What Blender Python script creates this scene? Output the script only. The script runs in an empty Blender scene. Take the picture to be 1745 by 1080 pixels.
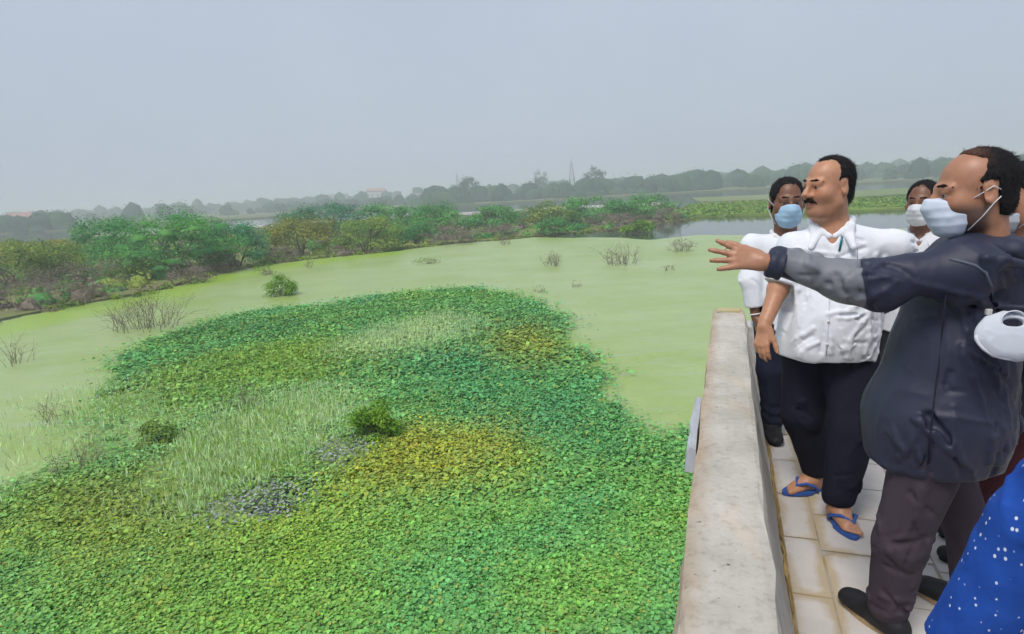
import bpy, bmesh, math, random
import numpy as np
from mathutils import Vector, Matrix
random.seed(7); rng = np.random.default_rng(11)
SC = bpy.context.scene
COL = SC.collection
R = math.radians

# ------------------------------------------------------------------ camera
F_PX, HOR, ROLL, EYE = 1050.0, 325.0, R(3.3), 1.6
PITCH = math.atan((540 - HOR) * math.cos(ROLL) / F_PX)
cam_data = bpy.data.cameras.new('camera'); cam = bpy.data.objects.new('camera', cam_data); COL.objects.link(cam)
cam_data.sensor_width = 36; cam_data.lens = F_PX / 1745 * 36; cam_data.clip_start = .05; cam_data.clip_end = 9000
cam.matrix_world = Matrix.Translation((0, 0, EYE)) @ Matrix.Rotation(math.pi/2 - PITCH, 4, 'X') @ Matrix.Rotation(-ROLL, 4, 'Z')
SC.camera = cam

# ------------------------------------------------------------------ sky, sun, exposure
SUN_EL, SUN_AZ = R(58), R(215)       # azimuth measured from +Y towards +X
w = bpy.data.worlds.new('World'); SC.world = w; w.use_nodes = True
nt = w.node_tree; nt.nodes.clear()
out = nt.nodes.new('ShaderNodeOutputWorld'); bg = nt.nodes.new('ShaderNodeBackground')
sky = nt.nodes.new('ShaderNodeTexSky'); sky.sky_type = 'NISHITA'; sky.sun_disc = False
sky.sun_elevation = SUN_EL; sky.sun_rotation = SUN_AZ; sky.dust_density = 6; sky.air_density = 1.4
mixn = nt.nodes.new('ShaderNodeMix'); mixn.data_type = 'RGBA'; mixn.inputs[0].default_value = .93
tcw = nt.nodes.new('ShaderNodeTexCoord'); nzw = nt.nodes.new('ShaderNodeTexNoise')
nzw.inputs['Scale'].default_value = 1.6; nzw.inputs['Detail'].default_value = 5; nzw.inputs['Roughness'].default_value = .55
rmp = nt.nodes.new('ShaderNodeValToRGB')
rmp.color_ramp.elements[0].position = .3; rmp.color_ramp.elements[0].color = (2.85, 3.3, 4.1, 1)
rmp.color_ramp.elements[1].position = .72; rmp.color_ramp.elements[1].color = (3.35, 3.7, 4.45, 1)
nt.links.new(tcw.outputs['Generated'], nzw.inputs['Vector']); nt.links.new(nzw.outputs[0], rmp.inputs[0])
nt.links.new(sky.outputs[0], mixn.inputs[6]); nt.links.new(rmp.outputs[0], mixn.inputs[7])
nt.links.new(mixn.outputs[2], bg.inputs[0]); bg.inputs[1].default_value = .1
nt.links.new(bg.outputs[0], out.inputs[0])
sd = bpy.data.lights.new('sun', 'SUN'); sd.energy = 1.5; sd.angle = R(22); sd.color = (1, .96, .9)
sun = bpy.data.objects.new('sun', sd); COL.objects.link(sun)
sdir = Vector((math.sin(SUN_AZ)*math.cos(SUN_EL), math.cos(SUN_AZ)*math.cos(SUN_EL), math.sin(SUN_EL)))
sun.rotation_euler = sdir.to_track_quat('Z', 'Y').to_euler()
SC.view_settings.view_transform = 'Standard'; SC.view_settings.look = 'None'
SC.view_settings.exposure = .7; SC.view_settings.gamma = 1
SC.cycles.volume_bounces = 3; SC.cycles.max_bounces = 5; SC.cycles.diffuse_bounces = 3; SC.cycles.glossy_bounces = 2; SC.cycles.transmission_bounces = 2
SC.cycles.use_denoising = True; SC.cycles.use_adaptive_sampling = True; SC.cycles.adaptive_threshold = .03

# ------------------------------------------------------------------ survey: where a point of the place stands
def survey(px, py):
    x, y = px - 872.5, py - 540
    xr = x*math.cos(ROLL) - y*math.sin(ROLL); yr = x*math.sin(ROLL) + y*math.cos(ROLL)
    return np.array([xr, F_PX*math.cos(PITCH) - yr*math.sin(PITCH), -(yr*math.cos(PITCH) + F_PX*math.sin(PITCH))])
def at_z(px, py, z):
    d = survey(px, py); t = (z - EYE)/d[2]; return np.array([d[0]*t, d[1]*t, z])
def at_y(px, py, Y):
    d = survey(px, py); t = Y/d[1]; return np.array([d[0]*t, Y, EYE + d[2]*t])
WZ = -3.9                                                    # lake level
def lake(px, py): return at_z(px, py, WZ)[:2]
def poly_w(pts): return np.array([lake(*p) for p in pts])

# ------------------------------------------------------------------ materials
MATS = {}
def newmat(name):
    m = bpy.data.materials.new(name); m.use_nodes = True; MATS[name] = m
    n = m.node_tree.nodes; b = n['Principled BSDF']
    return m, n, m.node_tree.links, b
def ramp(n, a, b, ca, cb):
    r = n.new('ShaderNodeValToRGB'); e = r.color_ramp.elements
    e[0].position, e[1].position = a, b; e[0].color = (*ca, 1); e[1].color = (*cb, 1); return r
def noise(n, l, scale, detail=4, rough=.6, vec=None, mapscale=None, coord='Object'):
    t = n.new('ShaderNodeTexNoise'); t.inputs['Scale'].default_value = scale
    t.inputs['Detail'].default_value = detail; t.inputs['Roughness'].default_value = rough
    tc = n.new('ShaderNodeTexCoord'); src = tc.outputs[coord]
    if mapscale:
        mp = n.new('ShaderNodeMapping'); mp.inputs['Scale'].default_value = mapscale
        l.new(src, mp.inputs[0]); src = mp.outputs[0]
    l.new(src, t.inputs['Vector']); return t
def mixrgb(n, l, fac, a, b, mode='MIX'):
    m = n.new('ShaderNodeMix'); m.data_type = 'RGBA'; m.blend_type = mode
    for sock, v in ((m.inputs[0], fac), (m.inputs[6], a), (m.inputs[7], b)):
        if hasattr(v, 'is_linked'): l.new(v, sock)
        elif isinstance(v, (int, float)): sock.default_value = v
        else: sock.default_value = (*v, 1)
    return m.outputs[2]
def bump(n, l, b, h, strength=.3, dist=.01):
    bp = n.new('ShaderNodeBump'); bp.inputs['Strength'].default_value = strength; bp.inputs['Distance'].default_value = dist
    l.new(h, bp.inputs['Height']); l.new(bp.outputs[0], b.inputs['Normal'])
def simple(name, col, rough=.6, spec=.4, var=.12, scale=20, bmp=0, metallic=0, bdist=.004):
    m, n, l, b = newmat(name)
    t = noise(n, l, scale, 5)
    c = np.array(col)
    r = ramp(n, .3, .7, tuple(c*(1-var)), tuple(np.minimum(c*(1+var), 1)))
    l.new(t.outputs[0], r.inputs[0]); l.new(r.outputs[0], b.inputs['Base Color'])
    b.inputs['Roughness'].default_value = rough; b.inputs['Specular IOR Level'].default_value = spec; b.inputs['Metallic'].default_value = metallic
    if bmp: bump(n, l, b, t.outputs[0], bmp, bdist)
    return m
def attr_mat(name, rough=.6, spec=.3, trans=0, sss=0, var=.1, scale=30, bmp=.0, bdist=.003, mapscale=None, weave=0, subw=(1, .3, .15)):
    m, n, l, b = newmat(name)
    a = n.new('ShaderNodeAttribute'); a.attribute_name = 'tint'
    t = noise(n, l, scale, 5, mapscale=mapscale)
    r = ramp(n, .25, .75, (1-var,)*3, (1+var,)*3)
    l.new(t.outputs[0], r.inputs[0])
    c = mixrgb(n, l, 1.0, a.outputs['Color'], r.outputs[0], 'MULTIPLY')
    l.new(c, b.inputs['Base Color'])
    b.inputs['Roughness'].default_value = rough; b.inputs['Specular IOR Level'].default_value = spec
    if sss:
        b.inputs['Subsurface Weight'].default_value = sss; b.inputs['Subsurface Radius'].default_value = subw; b.inputs['Subsurface Scale'].default_value = .008
    if bmp: bump(n, l, b, t.outputs[0], bmp, bdist)
    if trans:
        tr = n.new('ShaderNodeBsdfTranslucent'); l.new(c, tr.inputs[0])
        mx = n.new('ShaderNodeMixShader'); mx.inputs[0].default_value = trans
        l.new(b.outputs[0], mx.inputs[1]); l.new(tr.outputs[0], mx.inputs[2])
        l.new(mx.outputs[0], n['Material Output'].inputs[0])
    return m

def crease(m, scale=8, strength=.55, dist=.02, mapscale=(1, 1, .55), fine=.25):
    """sharp cloth creases plus a fine weave, as relief"""
    n, l = m.node_tree.nodes, m.node_tree.links; b = n['Principled BSDF']
    w_ = noise(n, l, scale*.6, 2); t = noise(n, l, scale, 2.5, .5, mapscale=mapscale); t.noise_type = 'RIDGED_MULTIFRACTAL'; t.inputs['Distortion'].default_value = .6
    t2 = noise(n, l, scale*2.7, 2, .5, mapscale=(mapscale[2], 1, mapscale[0])); t2.noise_type = 'RIDGED_MULTIFRACTAL'; t2.inputs['Distortion'].default_value = .4
    m1 = n.new('ShaderNodeMath'); m1.operation = 'MULTIPLY'; l.new(t.outputs[0], m1.inputs[0]); l.new(w_.outputs[0], m1.inputs[1])
    m2 = n.new('ShaderNodeMath'); m2.operation = 'MULTIPLY_ADD'; l.new(t2.outputs[0], m2.inputs[0]); m2.inputs[1].default_value = .22; l.new(m1.outputs[0], m2.inputs[2])
    bp = n.new('ShaderNodeBump'); bp.inputs['Strength'].default_value = strength; bp.inputs['Distance'].default_value = dist; l.new(m2.outputs[0], bp.inputs['Height'])
    f_ = noise(n, l, 420, 2); b2 = n.new('ShaderNodeBump'); b2.inputs['Strength'].default_value = fine; b2.inputs['Distance'].default_value = .001; l.new(f_.outputs[0], b2.inputs['Height']); l.new(bp.outputs[0], b2.inputs['Normal']); l.new(b2.outputs[0], b.inputs['Normal'])
M_leaf = attr_mat('leaf', rough=.58, spec=.28, trans=.22, var=.12, scale=9)
M_tree = attr_mat('tree_leaf', rough=.65, spec=.15, trans=.2, var=.12, scale=.7)
M_skin = attr_mat('skin', rough=.44, spec=.45, sss=.15, var=.13, scale=42, bmp=.3, bdist=.0015)
M_cloth = attr_mat('cloth', rough=.85, spec=.15, var=.05, scale=38, bmp=.35, bdist=.004)
M_shell = attr_mat('shell_fabric', rough=.55, spec=.3, var=.08, scale=26, bmp=.45, bdist=.005)
m, n, l, b = newmat('jacket_fabric'); M_jacket = m
a = n.new('ShaderNodeAttribute'); a.attribute_name = 'tint'; sp = n.new('ShaderNodeSeparateColor'); l.new(a.outputs['Color'], sp.inputs[0])
rj = ramp(n, .47, .53, (.026, .030, .056), (.185, .195, .215)); l.new(sp.outputs[0], rj.inputs[0])
t = noise(n, l, 24, 5); r = ramp(n, .25, .75, (.85,)*3, (1.15,)*3); l.new(t.outputs[0], r.inputs[0]); l.new(mixrgb(n, l, 1, rj.outputs[0], r.outputs[0], 'MULTIPLY'), b.inputs['Base Color'])
b.inputs['Roughness'].default_value = .52; b.inputs['Specular IOR Level'].default_value = .35; bump(n, l, b, t.outputs[0], .5, .006)
crease(M_jacket, 6.5, .6, .022); crease(M_cloth, 9, .32, .014); crease(M_shell, 14, .4, .01)
M_hair = attr_mat('hair', rough=.8, spec=.15, var=.5, scale=160, bmp=.8, bdist=.004, mapscale=(1, 1, .25))
M_mask = attr_mat('mask_fabric', rough=.85, spec=.1, var=.03, scale=60, bmp=.15, bdist=.002)
M_bark = simple('bark', (.11, .085, .065), .9, .1, .3, 8, .5)
M_twig = simple('dry_twig', (.20, .15, .125), .9, .1, .35, 3)
M_eye = simple('eye_white', (.34, .29, .26), .25, .5, .03)
M_iris = simple('eye_iris', (.02, .012, .008), .2, .5, .1)
M_strap = simple('blue_rubber', (.03, .10, .36), .5, .4, .1, 40)
M_sole = simple('tan_sole', (.42, .30, .16), .7, .2, .15, 40)
M_shoe = simple('black_shoe', (.014, .014, .017), .6, .3, .3, 40, .3)
M_white = simple('white_cotton', (.68, .70, .74), .8, .15, .06, 30, .2)
M_dark = simple('dark_trim', (.012, .012, .015), .6, .3, .2, 40)
M_bead = simple('white_bead', (.75, .73, .70), .4, .5, .05)
M_pen = simple('teal_pen', (.01, .16, .20), .3, .5, .1)

# ------------------------------------------------------------------ object helpers
def put(name, me, mat=None, parent=None, label=None, cat=None, group=None, kind=None):
    o = bpy.data.objects.new(name, me); COL.objects.link(o)
    if mat is not None and me is not None and not me.materials: me.materials.append(mat)
    if parent is not None:
        o.parent = parent; o.matrix_parent_inverse = parent.matrix_world.inverted() if parent.type != 'EMPTY' else Matrix.Translation(-parent.location)
    if label: o['label'] = label
    if cat: o['category'] = cat
    if group: o['group'] = group
    if kind: o['kind'] = kind
    return o
def empty(name, loc, label, cat, group=None):
    o = bpy.data.objects.new(name, None); o.location = loc; COL.objects.link(o); o.empty_display_size = .1
    o['label'] = label; o['category'] = cat
    if group: o['group'] = group
    return o
def raw_mesh(name, V, faces_flat, sizes, col=None, smooth=False):
    me = bpy.data.meshes.new(name)
    V = np.asarray(V, np.float32); ff = np.asarray(faces_flat, np.int32).ravel(); sizes = np.asarray(sizes, np.int32)
    me.vertices.add(len(V)); me.vertices.foreach_set('co', V.ravel())
    me.loops.add(len(ff)); me.loops.foreach_set('vertex_index', ff)
    me.polygons.add(len(sizes))
    st = np.zeros(len(sizes), np.int32); st[1:] = np.cumsum(sizes)[:-1]
    me.polygons.foreach_set('loop_start', st); me.polygons.foreach_set('loop_total', sizes)
    if smooth: me.polygons.foreach_set('use_smooth', np.ones(len(sizes), bool))
    if col is not None:
        a = me.color_attributes.new('tint', 'FLOAT_COLOR', 'POINT')
        c = np.ones((len(V), 4), np.float32); c[:, :3] = col; a.data.foreach_set('color', c.ravel())
    me.update(); me.validate(); return me
def bm_mesh(name, bm, smooth=False):
    me = bpy.data.meshes.new(name); bm.normal_update(); bm.to_mesh(me); bm.free()
    if smooth:
        for p in me.polygons: p.use_smooth = True
    return me
def add_box(bm, lo, hi, bevel=0, mat=None):
    r = bmesh.ops.create_cube(bm, size=1)
    lo, hi = Vector(lo), Vector(hi)
    for v in r['verts']:
        v.co = Vector([(lo[i]+hi[i])/2 + v.co[i]*(hi[i]-lo[i]) for i in range(3)])
    if mat: bmesh.ops.transform(bm, matrix=mat, verts=r['verts'])
    if bevel:
        es = list({e for v in r['verts'] for e in v.link_edges})
        bmesh.ops.bevel(bm, geom=es, offset=bevel, segments=2, affect='EDGES', profile=.6)
def norm(v): v = np.asarray(v, float); return v/(np.linalg.norm(v)+1e-12)
def tube_arrays(pts, rad, n=6):
    """tapered tube along a polyline -> verts, quads"""
    pts = np.asarray(pts, float); rad = np.broadcast_to(rad, (len(pts),)); V = []; Q = []
    T = np.gradient(pts, axis=0)
    up = np.array([.3, .2, .93]) if abs(norm(T[0])[2]) < .85 else np.array([1., .1, 0])
    for i, p in enumerate(pts):
        t = norm(T[i]); a = norm(np.cross(t, up)); b = np.cross(a, t)
        for k in range(n):
            an = 2*math.pi*k/n; V.append(p + rad[i]*(a*math.cos(an) + b*math.sin(an)))
    for i in range(len(pts)-1):
        for k in range(n):
            k2 = (k+1) % n; Q.append((i*n+k, i*n+k2, (i+1)*n+k2, (i+1)*n+k))
    return V, Q
def tubes_mesh(name, list_pts_rad, n=6, smooth=True, col=None):
    V = []; Q = []
    for pts, rad in list_pts_rad:
        v, q = tube_arrays(pts, rad, n); o = len(V); V += v; Q += [tuple(i+o for i in f) for f in q]
        a = len(pts)-1
        Q.append(tuple(o+a*n+k for k in range(n))); Q.append(tuple(o+k for k in reversed(range(n))))
    flat = [i for f in Q for i in f]; sizes = [len(f) for f in Q]
    return raw_mesh(name, np.array(V), flat, sizes, smooth=smooth, col=col)

NT = np.random.default_rng(5).uniform(-1, 1, (64, 64, 64)).astype(np.float32)
NTF = NT.ravel()
def vnoise(P, seed=0):
    """smooth value noise from a random lattice"""
    P = np.asarray(P, np.float32)+np.float32(seed*7.31); I = np.floor(P).astype(np.int32); f = P-I; f = f*f*(3-2*f)
    x0, y0, z0 = (I[:, 0] & 63) << 12, (I[:, 1] & 63) << 6, I[:, 2] & 63
    x1, y1, z1 = ((I[:, 0]+1) & 63) << 12, ((I[:, 1]+1) & 63) << 6, (I[:, 2]+1) & 63
    fx, fy, fz = f[:, 0], f[:, 1], f[:, 2]; t = NTF.take
    a = t(x0+y0+z0); b = t(x1+y0+z0); c0 = a+(b-a)*fx; a = t(x0+y1+z0); b = t(x1+y1+z0); c0 = c0+(a+(b-a)*fx-c0)*fy
    a = t(x0+y0+z1); b = t(x1+y0+z1); c1 = a+(b-a)*fx; a = t(x0+y1+z1); b = t(x1+y1+z1); c1 = c1+(a+(b-a)*fx-c1)*fy
    return c0+(c1-c0)*fz
def n2(x, y, s, seed=0, oct=3):
    r = 0; a = 1; t = 0
    for o in range(oct):
        r = r + a*vnoise(np.stack([x/s*2**o, y/s*2**o, np.full(len(x), 7.3*o+.37)], 1), seed+o); t += a; a *= .5
    return r/t
def inside(poly, x, y):
    c = np.zeros(len(x), bool); j = len(poly)-1
    for i in range(len(poly)):
        xi, yi = poly[i]; xj, yj = poly[j]
        m = ((yi > y) != (yj > y)) & (x < (xj-xi)*(y-yi)/(yj-yi+1e-12)+xi)
        c ^= m; j = i
    return c
def leaf_arrays(C, D, N, L, Wd, fold=.25, six=True):
    """C centres of leaf base, D direction, N up normal; returns verts, flat faces, sizes, verts per leaf"""
    S = np.cross(D, N); S /= np.linalg.norm(S, axis=1)[:, None]+1e-9
    N = np.cross(S, D)
    L = L[:, None]; Wd = Wd[:, None]; n = len(C)
    if six:
        b = C; t = C + D*L - N*L*.12
        l1 = C + D*L*.30 + S*Wd*.5 + N*Wd*fold; l2 = C + D*L*.72 + S*Wd*.42 + N*Wd*fold*.7
        r1 = C + D*L*.30 - S*Wd*.5 + N*Wd*fold; r2 = C + D*L*.72 - S*Wd*.42 + N*Wd*fold*.7
        V = np.stack([b, l1, l2, t, r2, r1], 1).reshape(-1, 3)
        base = (np.arange(n)*6)[:, None]
        Fc = np.concatenate([base+np.array([[0, 1, 2, 3]]), base+np.array([[0, 3, 4, 5]])], 1).reshape(-1)
        return V, Fc, np.full(2*n, 4), 6
    b = C; t = C + D*L; l1 = C + D*L*.45 + S*Wd*.5 + N*Wd*fold; r1 = C + D*L*.45 - S*Wd*.5 + N*Wd*fold
    V = np.stack([b, l1, t, r1], 1).reshape(-1, 3)
    Fc = ((np.arange(n)*4)[:, None]+np.array([[0, 1, 2, 3]])).reshape(-1)
    return V, Fc, np.full(n, 4), 4
def join_arrays(parts):
    V = []; Fc = []; S = []; Cc = []; o = 0
    for v, f, s, c in parts:
        V.append(v); Fc.append(np.asarray(f)+o); S.append(s); Cc.append(c); o += len(v)
    return np.concatenate(V), np.concatenate(Fc), np.concatenate(S), np.concatenate(Cc)
def rand_dirs(n, zmin=-1, zmax=1):
    z = rng.uniform(zmin, zmax, n); a = rng.uniform(0, 2*np.pi, n); r = np.sqrt(np.maximum(0, 1-z*z))
    return np.stack([r*np.cos(a), r*np.sin(a), z], 1)
def perp(D):
    r = rand_dirs(len(D)); N = r - D*np.sum(r*D, 1)[:, None]; return N/(np.linalg.norm(N, axis=1)[:, None]+1e-9)
# ------------------------------------------------------------------ the lake and the land
ALGAE = poly_w([(-500, 1079), (-600, 720), (0, 548), (120, 522), (240, 502), (300, 489), (360, 470), (450, 452), (560, 439), (640, 432), (760, 417), (872, 408),
                (905, 404), (960, 405), (1040, 404), (1110, 409), (1180, 400), (1260, 401), (1330, 399), (1500, 392), (1760, 380), (1790, 560), (1300, 1079)])
GREY = [poly_w(p) for p in ([(335, 895), (390, 850), (470, 825), (545, 815), (545, 862), (470, 900), (380, 915)],
                            [(520, 785), (595, 745), (640, 765), (575, 808)])]
RIM = poly_w([(-300, 640), (0, 548), (120, 522), (240, 502), (300, 489), (360, 470), (450, 452), (560, 439), (640, 432), (700, 424), (700, 429), (640, 439), (560, 449), (450, 466),
              (370, 484), (300, 508), (240, 522), (120, 546), (0, 578), (-300, 680)])
def axis(fine0, fine1, step, far):
    a = list(np.arange(fine0, fine1+1e-6, step)); s = step; x = fine1
    while x < far: s *= 1.35; x += s; a.append(x)
    s = step; x = fine0; pre = []
    while x > -far: s *= 1.35; x -= s; pre.append(x)
    return np.array(pre[::-1]+a)
gx = axis(-46, 48, .7, 4500); gy = axis(2, 92, .7, 4500)
GX, GY = np.meshgrid(gx, gy); X, Y = GX.ravel(), GY.ravel()
wx = X + .8*n2(X, Y, 3, 1); wy = Y + .8*n2(X, Y, 3, 5)
alg = inside(ALGAE, wx, wy).astype(float)
for g in GREY: alg[inside(g, X, Y)] = 0
rim = inside(RIM, wx, wy).astype(float)
def blur(a):
    a = a.reshape(GX.shape)
    for _ in range(2):
        p = np.pad(a, 1, mode='edge'); a = (p[1:-1, 1:-1]*2+p[:-2, 1:-1]+p[2:, 1:-1]+p[1:-1, :-2]+p[1:-1, 2:])/6
    return a.ravel()
alg = blur(alg); rim = blur(rim)
nx, ny = len(gx), len(gy); idx = np.arange(nx*ny).reshape(ny, nx)
quads = np.stack([idx[:-1, :-1], idx[:-1, 1:], idx[1:, 1:], idx[1:, :-1]], -1).reshape(-1)
c3 = np.stack([alg, rim, np.zeros_like(alg)], 1)
me = raw_mesh('lake_water', np.stack([X, Y, np.full(len(X), WZ)], 1), quads, np.full((nx-1)*(ny-1), 4), col=c3)
m, n, l, b = newmat('lake_water')
a = n.new('ShaderNodeAttribute'); a.attribute_name = 'tint'
sep = n.new('ShaderNodeSeparateColor'); l.new(a.outputs['Color'], sep.inputs[0])
t1 = noise(n, l, .55, 6, .65); t2 = noise(n, l, .16, 7, .68, mapscale=(1, 1.6, 1)); t3 = noise(n, l, 4.0, 4, .7)
dk1 = ramp(n, .32, .68, (.285, .40, .065), (.39, .48, .20)); l.new(t2.outputs[0], dk1.inputs[0])
dk2 = ramp(n, .3, .75, (.90, .93, .88), (1.06, 1.04, 1.08)); l.new(t3.outputs[0], dk2.inputs[0])
dk3 = ramp(n, .3, .7, (.93, .95, .92), (1.05, 1.04, 1.06)); l.new(t1.outputs[0], dk3.inputs[0])
duck = mixrgb(n, l, 1, mixrgb(n, l, 1, dk1.outputs[0], dk2.outputs[0], 'MULTIPLY'), dk3.outputs[0], 'MULTIPLY')
t7 = noise(n, l, .5, 6, .7, mapscale=(1, 3.4, 1)); r7 = ramp(n, .52, .66, (0, 0, 0), (.55,)*3); l.new(t7.outputs[0], r7.inputs[0]); duck = mixrgb(n, l, r7.outputs[0], duck, (.36, .44, .27))
duck = mixrgb(n, l, sep.outputs[1], duck, (.30, .46, .045))
ma = n.new('ShaderNodeMath'); ma.operation = 'MULTIPLY_ADD'; l.new(t1.outputs[0], ma.inputs[0]); ma.inputs[1].default_value = .9; l.new(sep.outputs[0], ma.inputs[2])
th = ramp(n, .86, 1.0, (0, 0, 0), (1, 1, 1)); l.new(ma.outputs[0], th.inputs[0])
col = mixrgb(n, l, th.outputs[0], (.045, .06, .055), duck); l.new(col, b.inputs['Base Color'])
rr = ramp(n, 0, 1, (.08,)*3, (.34,)*3); l.new(th.outputs[0], rr.inputs[0]); l.new(rr.outputs[0], b.inputs['Roughness'])
b.inputs['Specular IOR Level'].default_value = .5
bump(n, l, b, t3.outputs[0], .12, .01)
put('lake_water', me, m, kind='structure')

def land(name, pts_px, z, mat, depth=1.0, rough=1.0, seed=0, pts_w=None):
    P = poly_w(pts_px) if pts_w is None else np.array(pts_w, float)
    # finer, uneven shoreline
    Q = []
    for i in range(len(P)):
        a_, b_ = P[i], P[(i+1) % len(P)]; k = max(1, min(14, int(np.linalg.norm(b_-a_)/(2.5*rough))))
        for j in range(k): Q.append(a_+(b_-a_)*j/k)
    Q = np.array(Q); jx = n2(Q[:, 0], Q[:, 1], 5*rough, 21+seed); jy = n2(Q[:, 0], Q[:, 1], 5*rough, 31+seed)
    Q = Q + np.stack([jx, jy], 1)*.9*rough
    bm = bmesh.new(); vs = [bm.verts.new((q[0], q[1], z)) for q in Q]; f = bm.faces.new(vs)
    r = bmesh.ops.extrude_face_region(bm, geom=[f]); ve = [g for g in r['geom'] if isinstance(g, bmesh.types.BMVert)]
    cen = Q.mean(0)
    for v in ve: v.co.z -= depth
    bmesh.ops.recalc_face_normals(bm, faces=bm.faces); bmesh.ops.triangulate(bm, faces=bm.faces)
    return put(name, bm_mesh(name, bm), mat, kind='structure'), Q
def soil(name, c1, c2, s=.4):
    m, n, l, b = newmat(name); t = noise(n, l, s, 7, .7); r = ramp(n, .35, .65, c1, c2); l.new(t.outputs[0], r.inputs[0])
    t2 = noise(n, l, s*14, 5, .7); r2 = ramp(n, .2, .8, (.7,)*3, (1.25,)*3); l.new(t2.outputs[0], r2.inputs[0])
    l.new(mixrgb(n, l, 1, r.outputs[0], r2.outputs[0], 'MULTIPLY'), b.inputs['Base Color']); b.inputs['Roughness'].default_value = .95
    b.inputs['Specular IOR Level'].default_value = .1; bump(n, l, b, t2.outputs[0], .6, .1); return m
S_bank = soil('bank_soil', (.17, .25, .05), (.22, .19, .11), .15)
S_field = soil('field_soil', (.17, .30, .04), (.20, .24, .07), .06)
S_far = soil('far_soil', (.10, .16, .05), (.20, .20, .13), .01)
BANK = [(-700, 760), (0, 545), (120, 520), (240, 500), (300, 487), (360, 468), (450, 450), (560, 437), (640, 430), (760, 415), (872, 406), (960, 398), (1060, 391), (1120, 381),
        (1175, 374), (1185, 366), (1140, 356), (1060, 354), (960, 359), (860, 367), (760, 372), (640, 379), (540, 384), (440, 390), (300, 402), (0, 418), (-900, 470)]
land('shore_bank', BANK, WZ+.07, S_bank, seed=3)
land('green_field', [(1150, 371), (1230, 369), (1330, 366), (1450, 362), (1620, 354), (1900, 338), (1900, 318), (1620, 337), (1450, 347), (1330, 345), (1240, 346), (1175, 352)], WZ+.3, S_field, rough=1.2, seed=5)
FARY = 255
land('far_plain', None, WZ+.6, S_far, depth=2, rough=6, seed=7,
     pts_w=[(-4200, 280), (-700, 300), (-420, 262), (-240, 235), (-120, 262), (-30, 300), (60, 285), (150, 262), (230, 240), (330, 215), (600, 200), (4200, 180), (4300, 4300), (-4300, 4300)])
land('pale_water_strip', [(120, 398), (420, 386), (640, 372), (900, 356), (1120, 346), (1150, 349), (900, 361), (640, 376), (420, 392), (160, 404)], WZ+.2, soil('pale_water', (.40, .38, .36), (.52, .50, .48), .05), rough=1.5, seed=9)  # stands in for far water strips, their whitish sky reflection put into the colour
land('far_marsh', [(1180, 338), (1300, 333), (1450, 327), (1700, 312), (1900, 300), (1900, 306), (1700, 322), (1450, 338), (1300, 342), (1190, 345)], WZ+.25, soil('marsh', (.13, .22, .06), (.24, .26, .15), .02), rough=2, seed=12)

# haze: the air over the lake
bm = bmesh.new(); add_box(bm, (-4600, -60, WZ-3), (4600, 4600, 25))
hz = put('haze', bm_mesh('haze', bm), None, kind='stuff')
m = bpy.data.materials.new('haze_air'); m.use_nodes = True; n = m.node_tree.nodes; n.clear()
o_ = n.new('ShaderNodeOutputMaterial'); pv = n.new('ShaderNodeVolumePrincipled')
pv.inputs['Color'].default_value = (.93, .97, 1.0, 1); pv.inputs['Density'].default_value = .0016; pv.inputs['Anisotropy'].default_value = .1
m.node_tree.links.new(pv.outputs[0], o_.inputs['Volume']); hz.data.materials.append(m)

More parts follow.
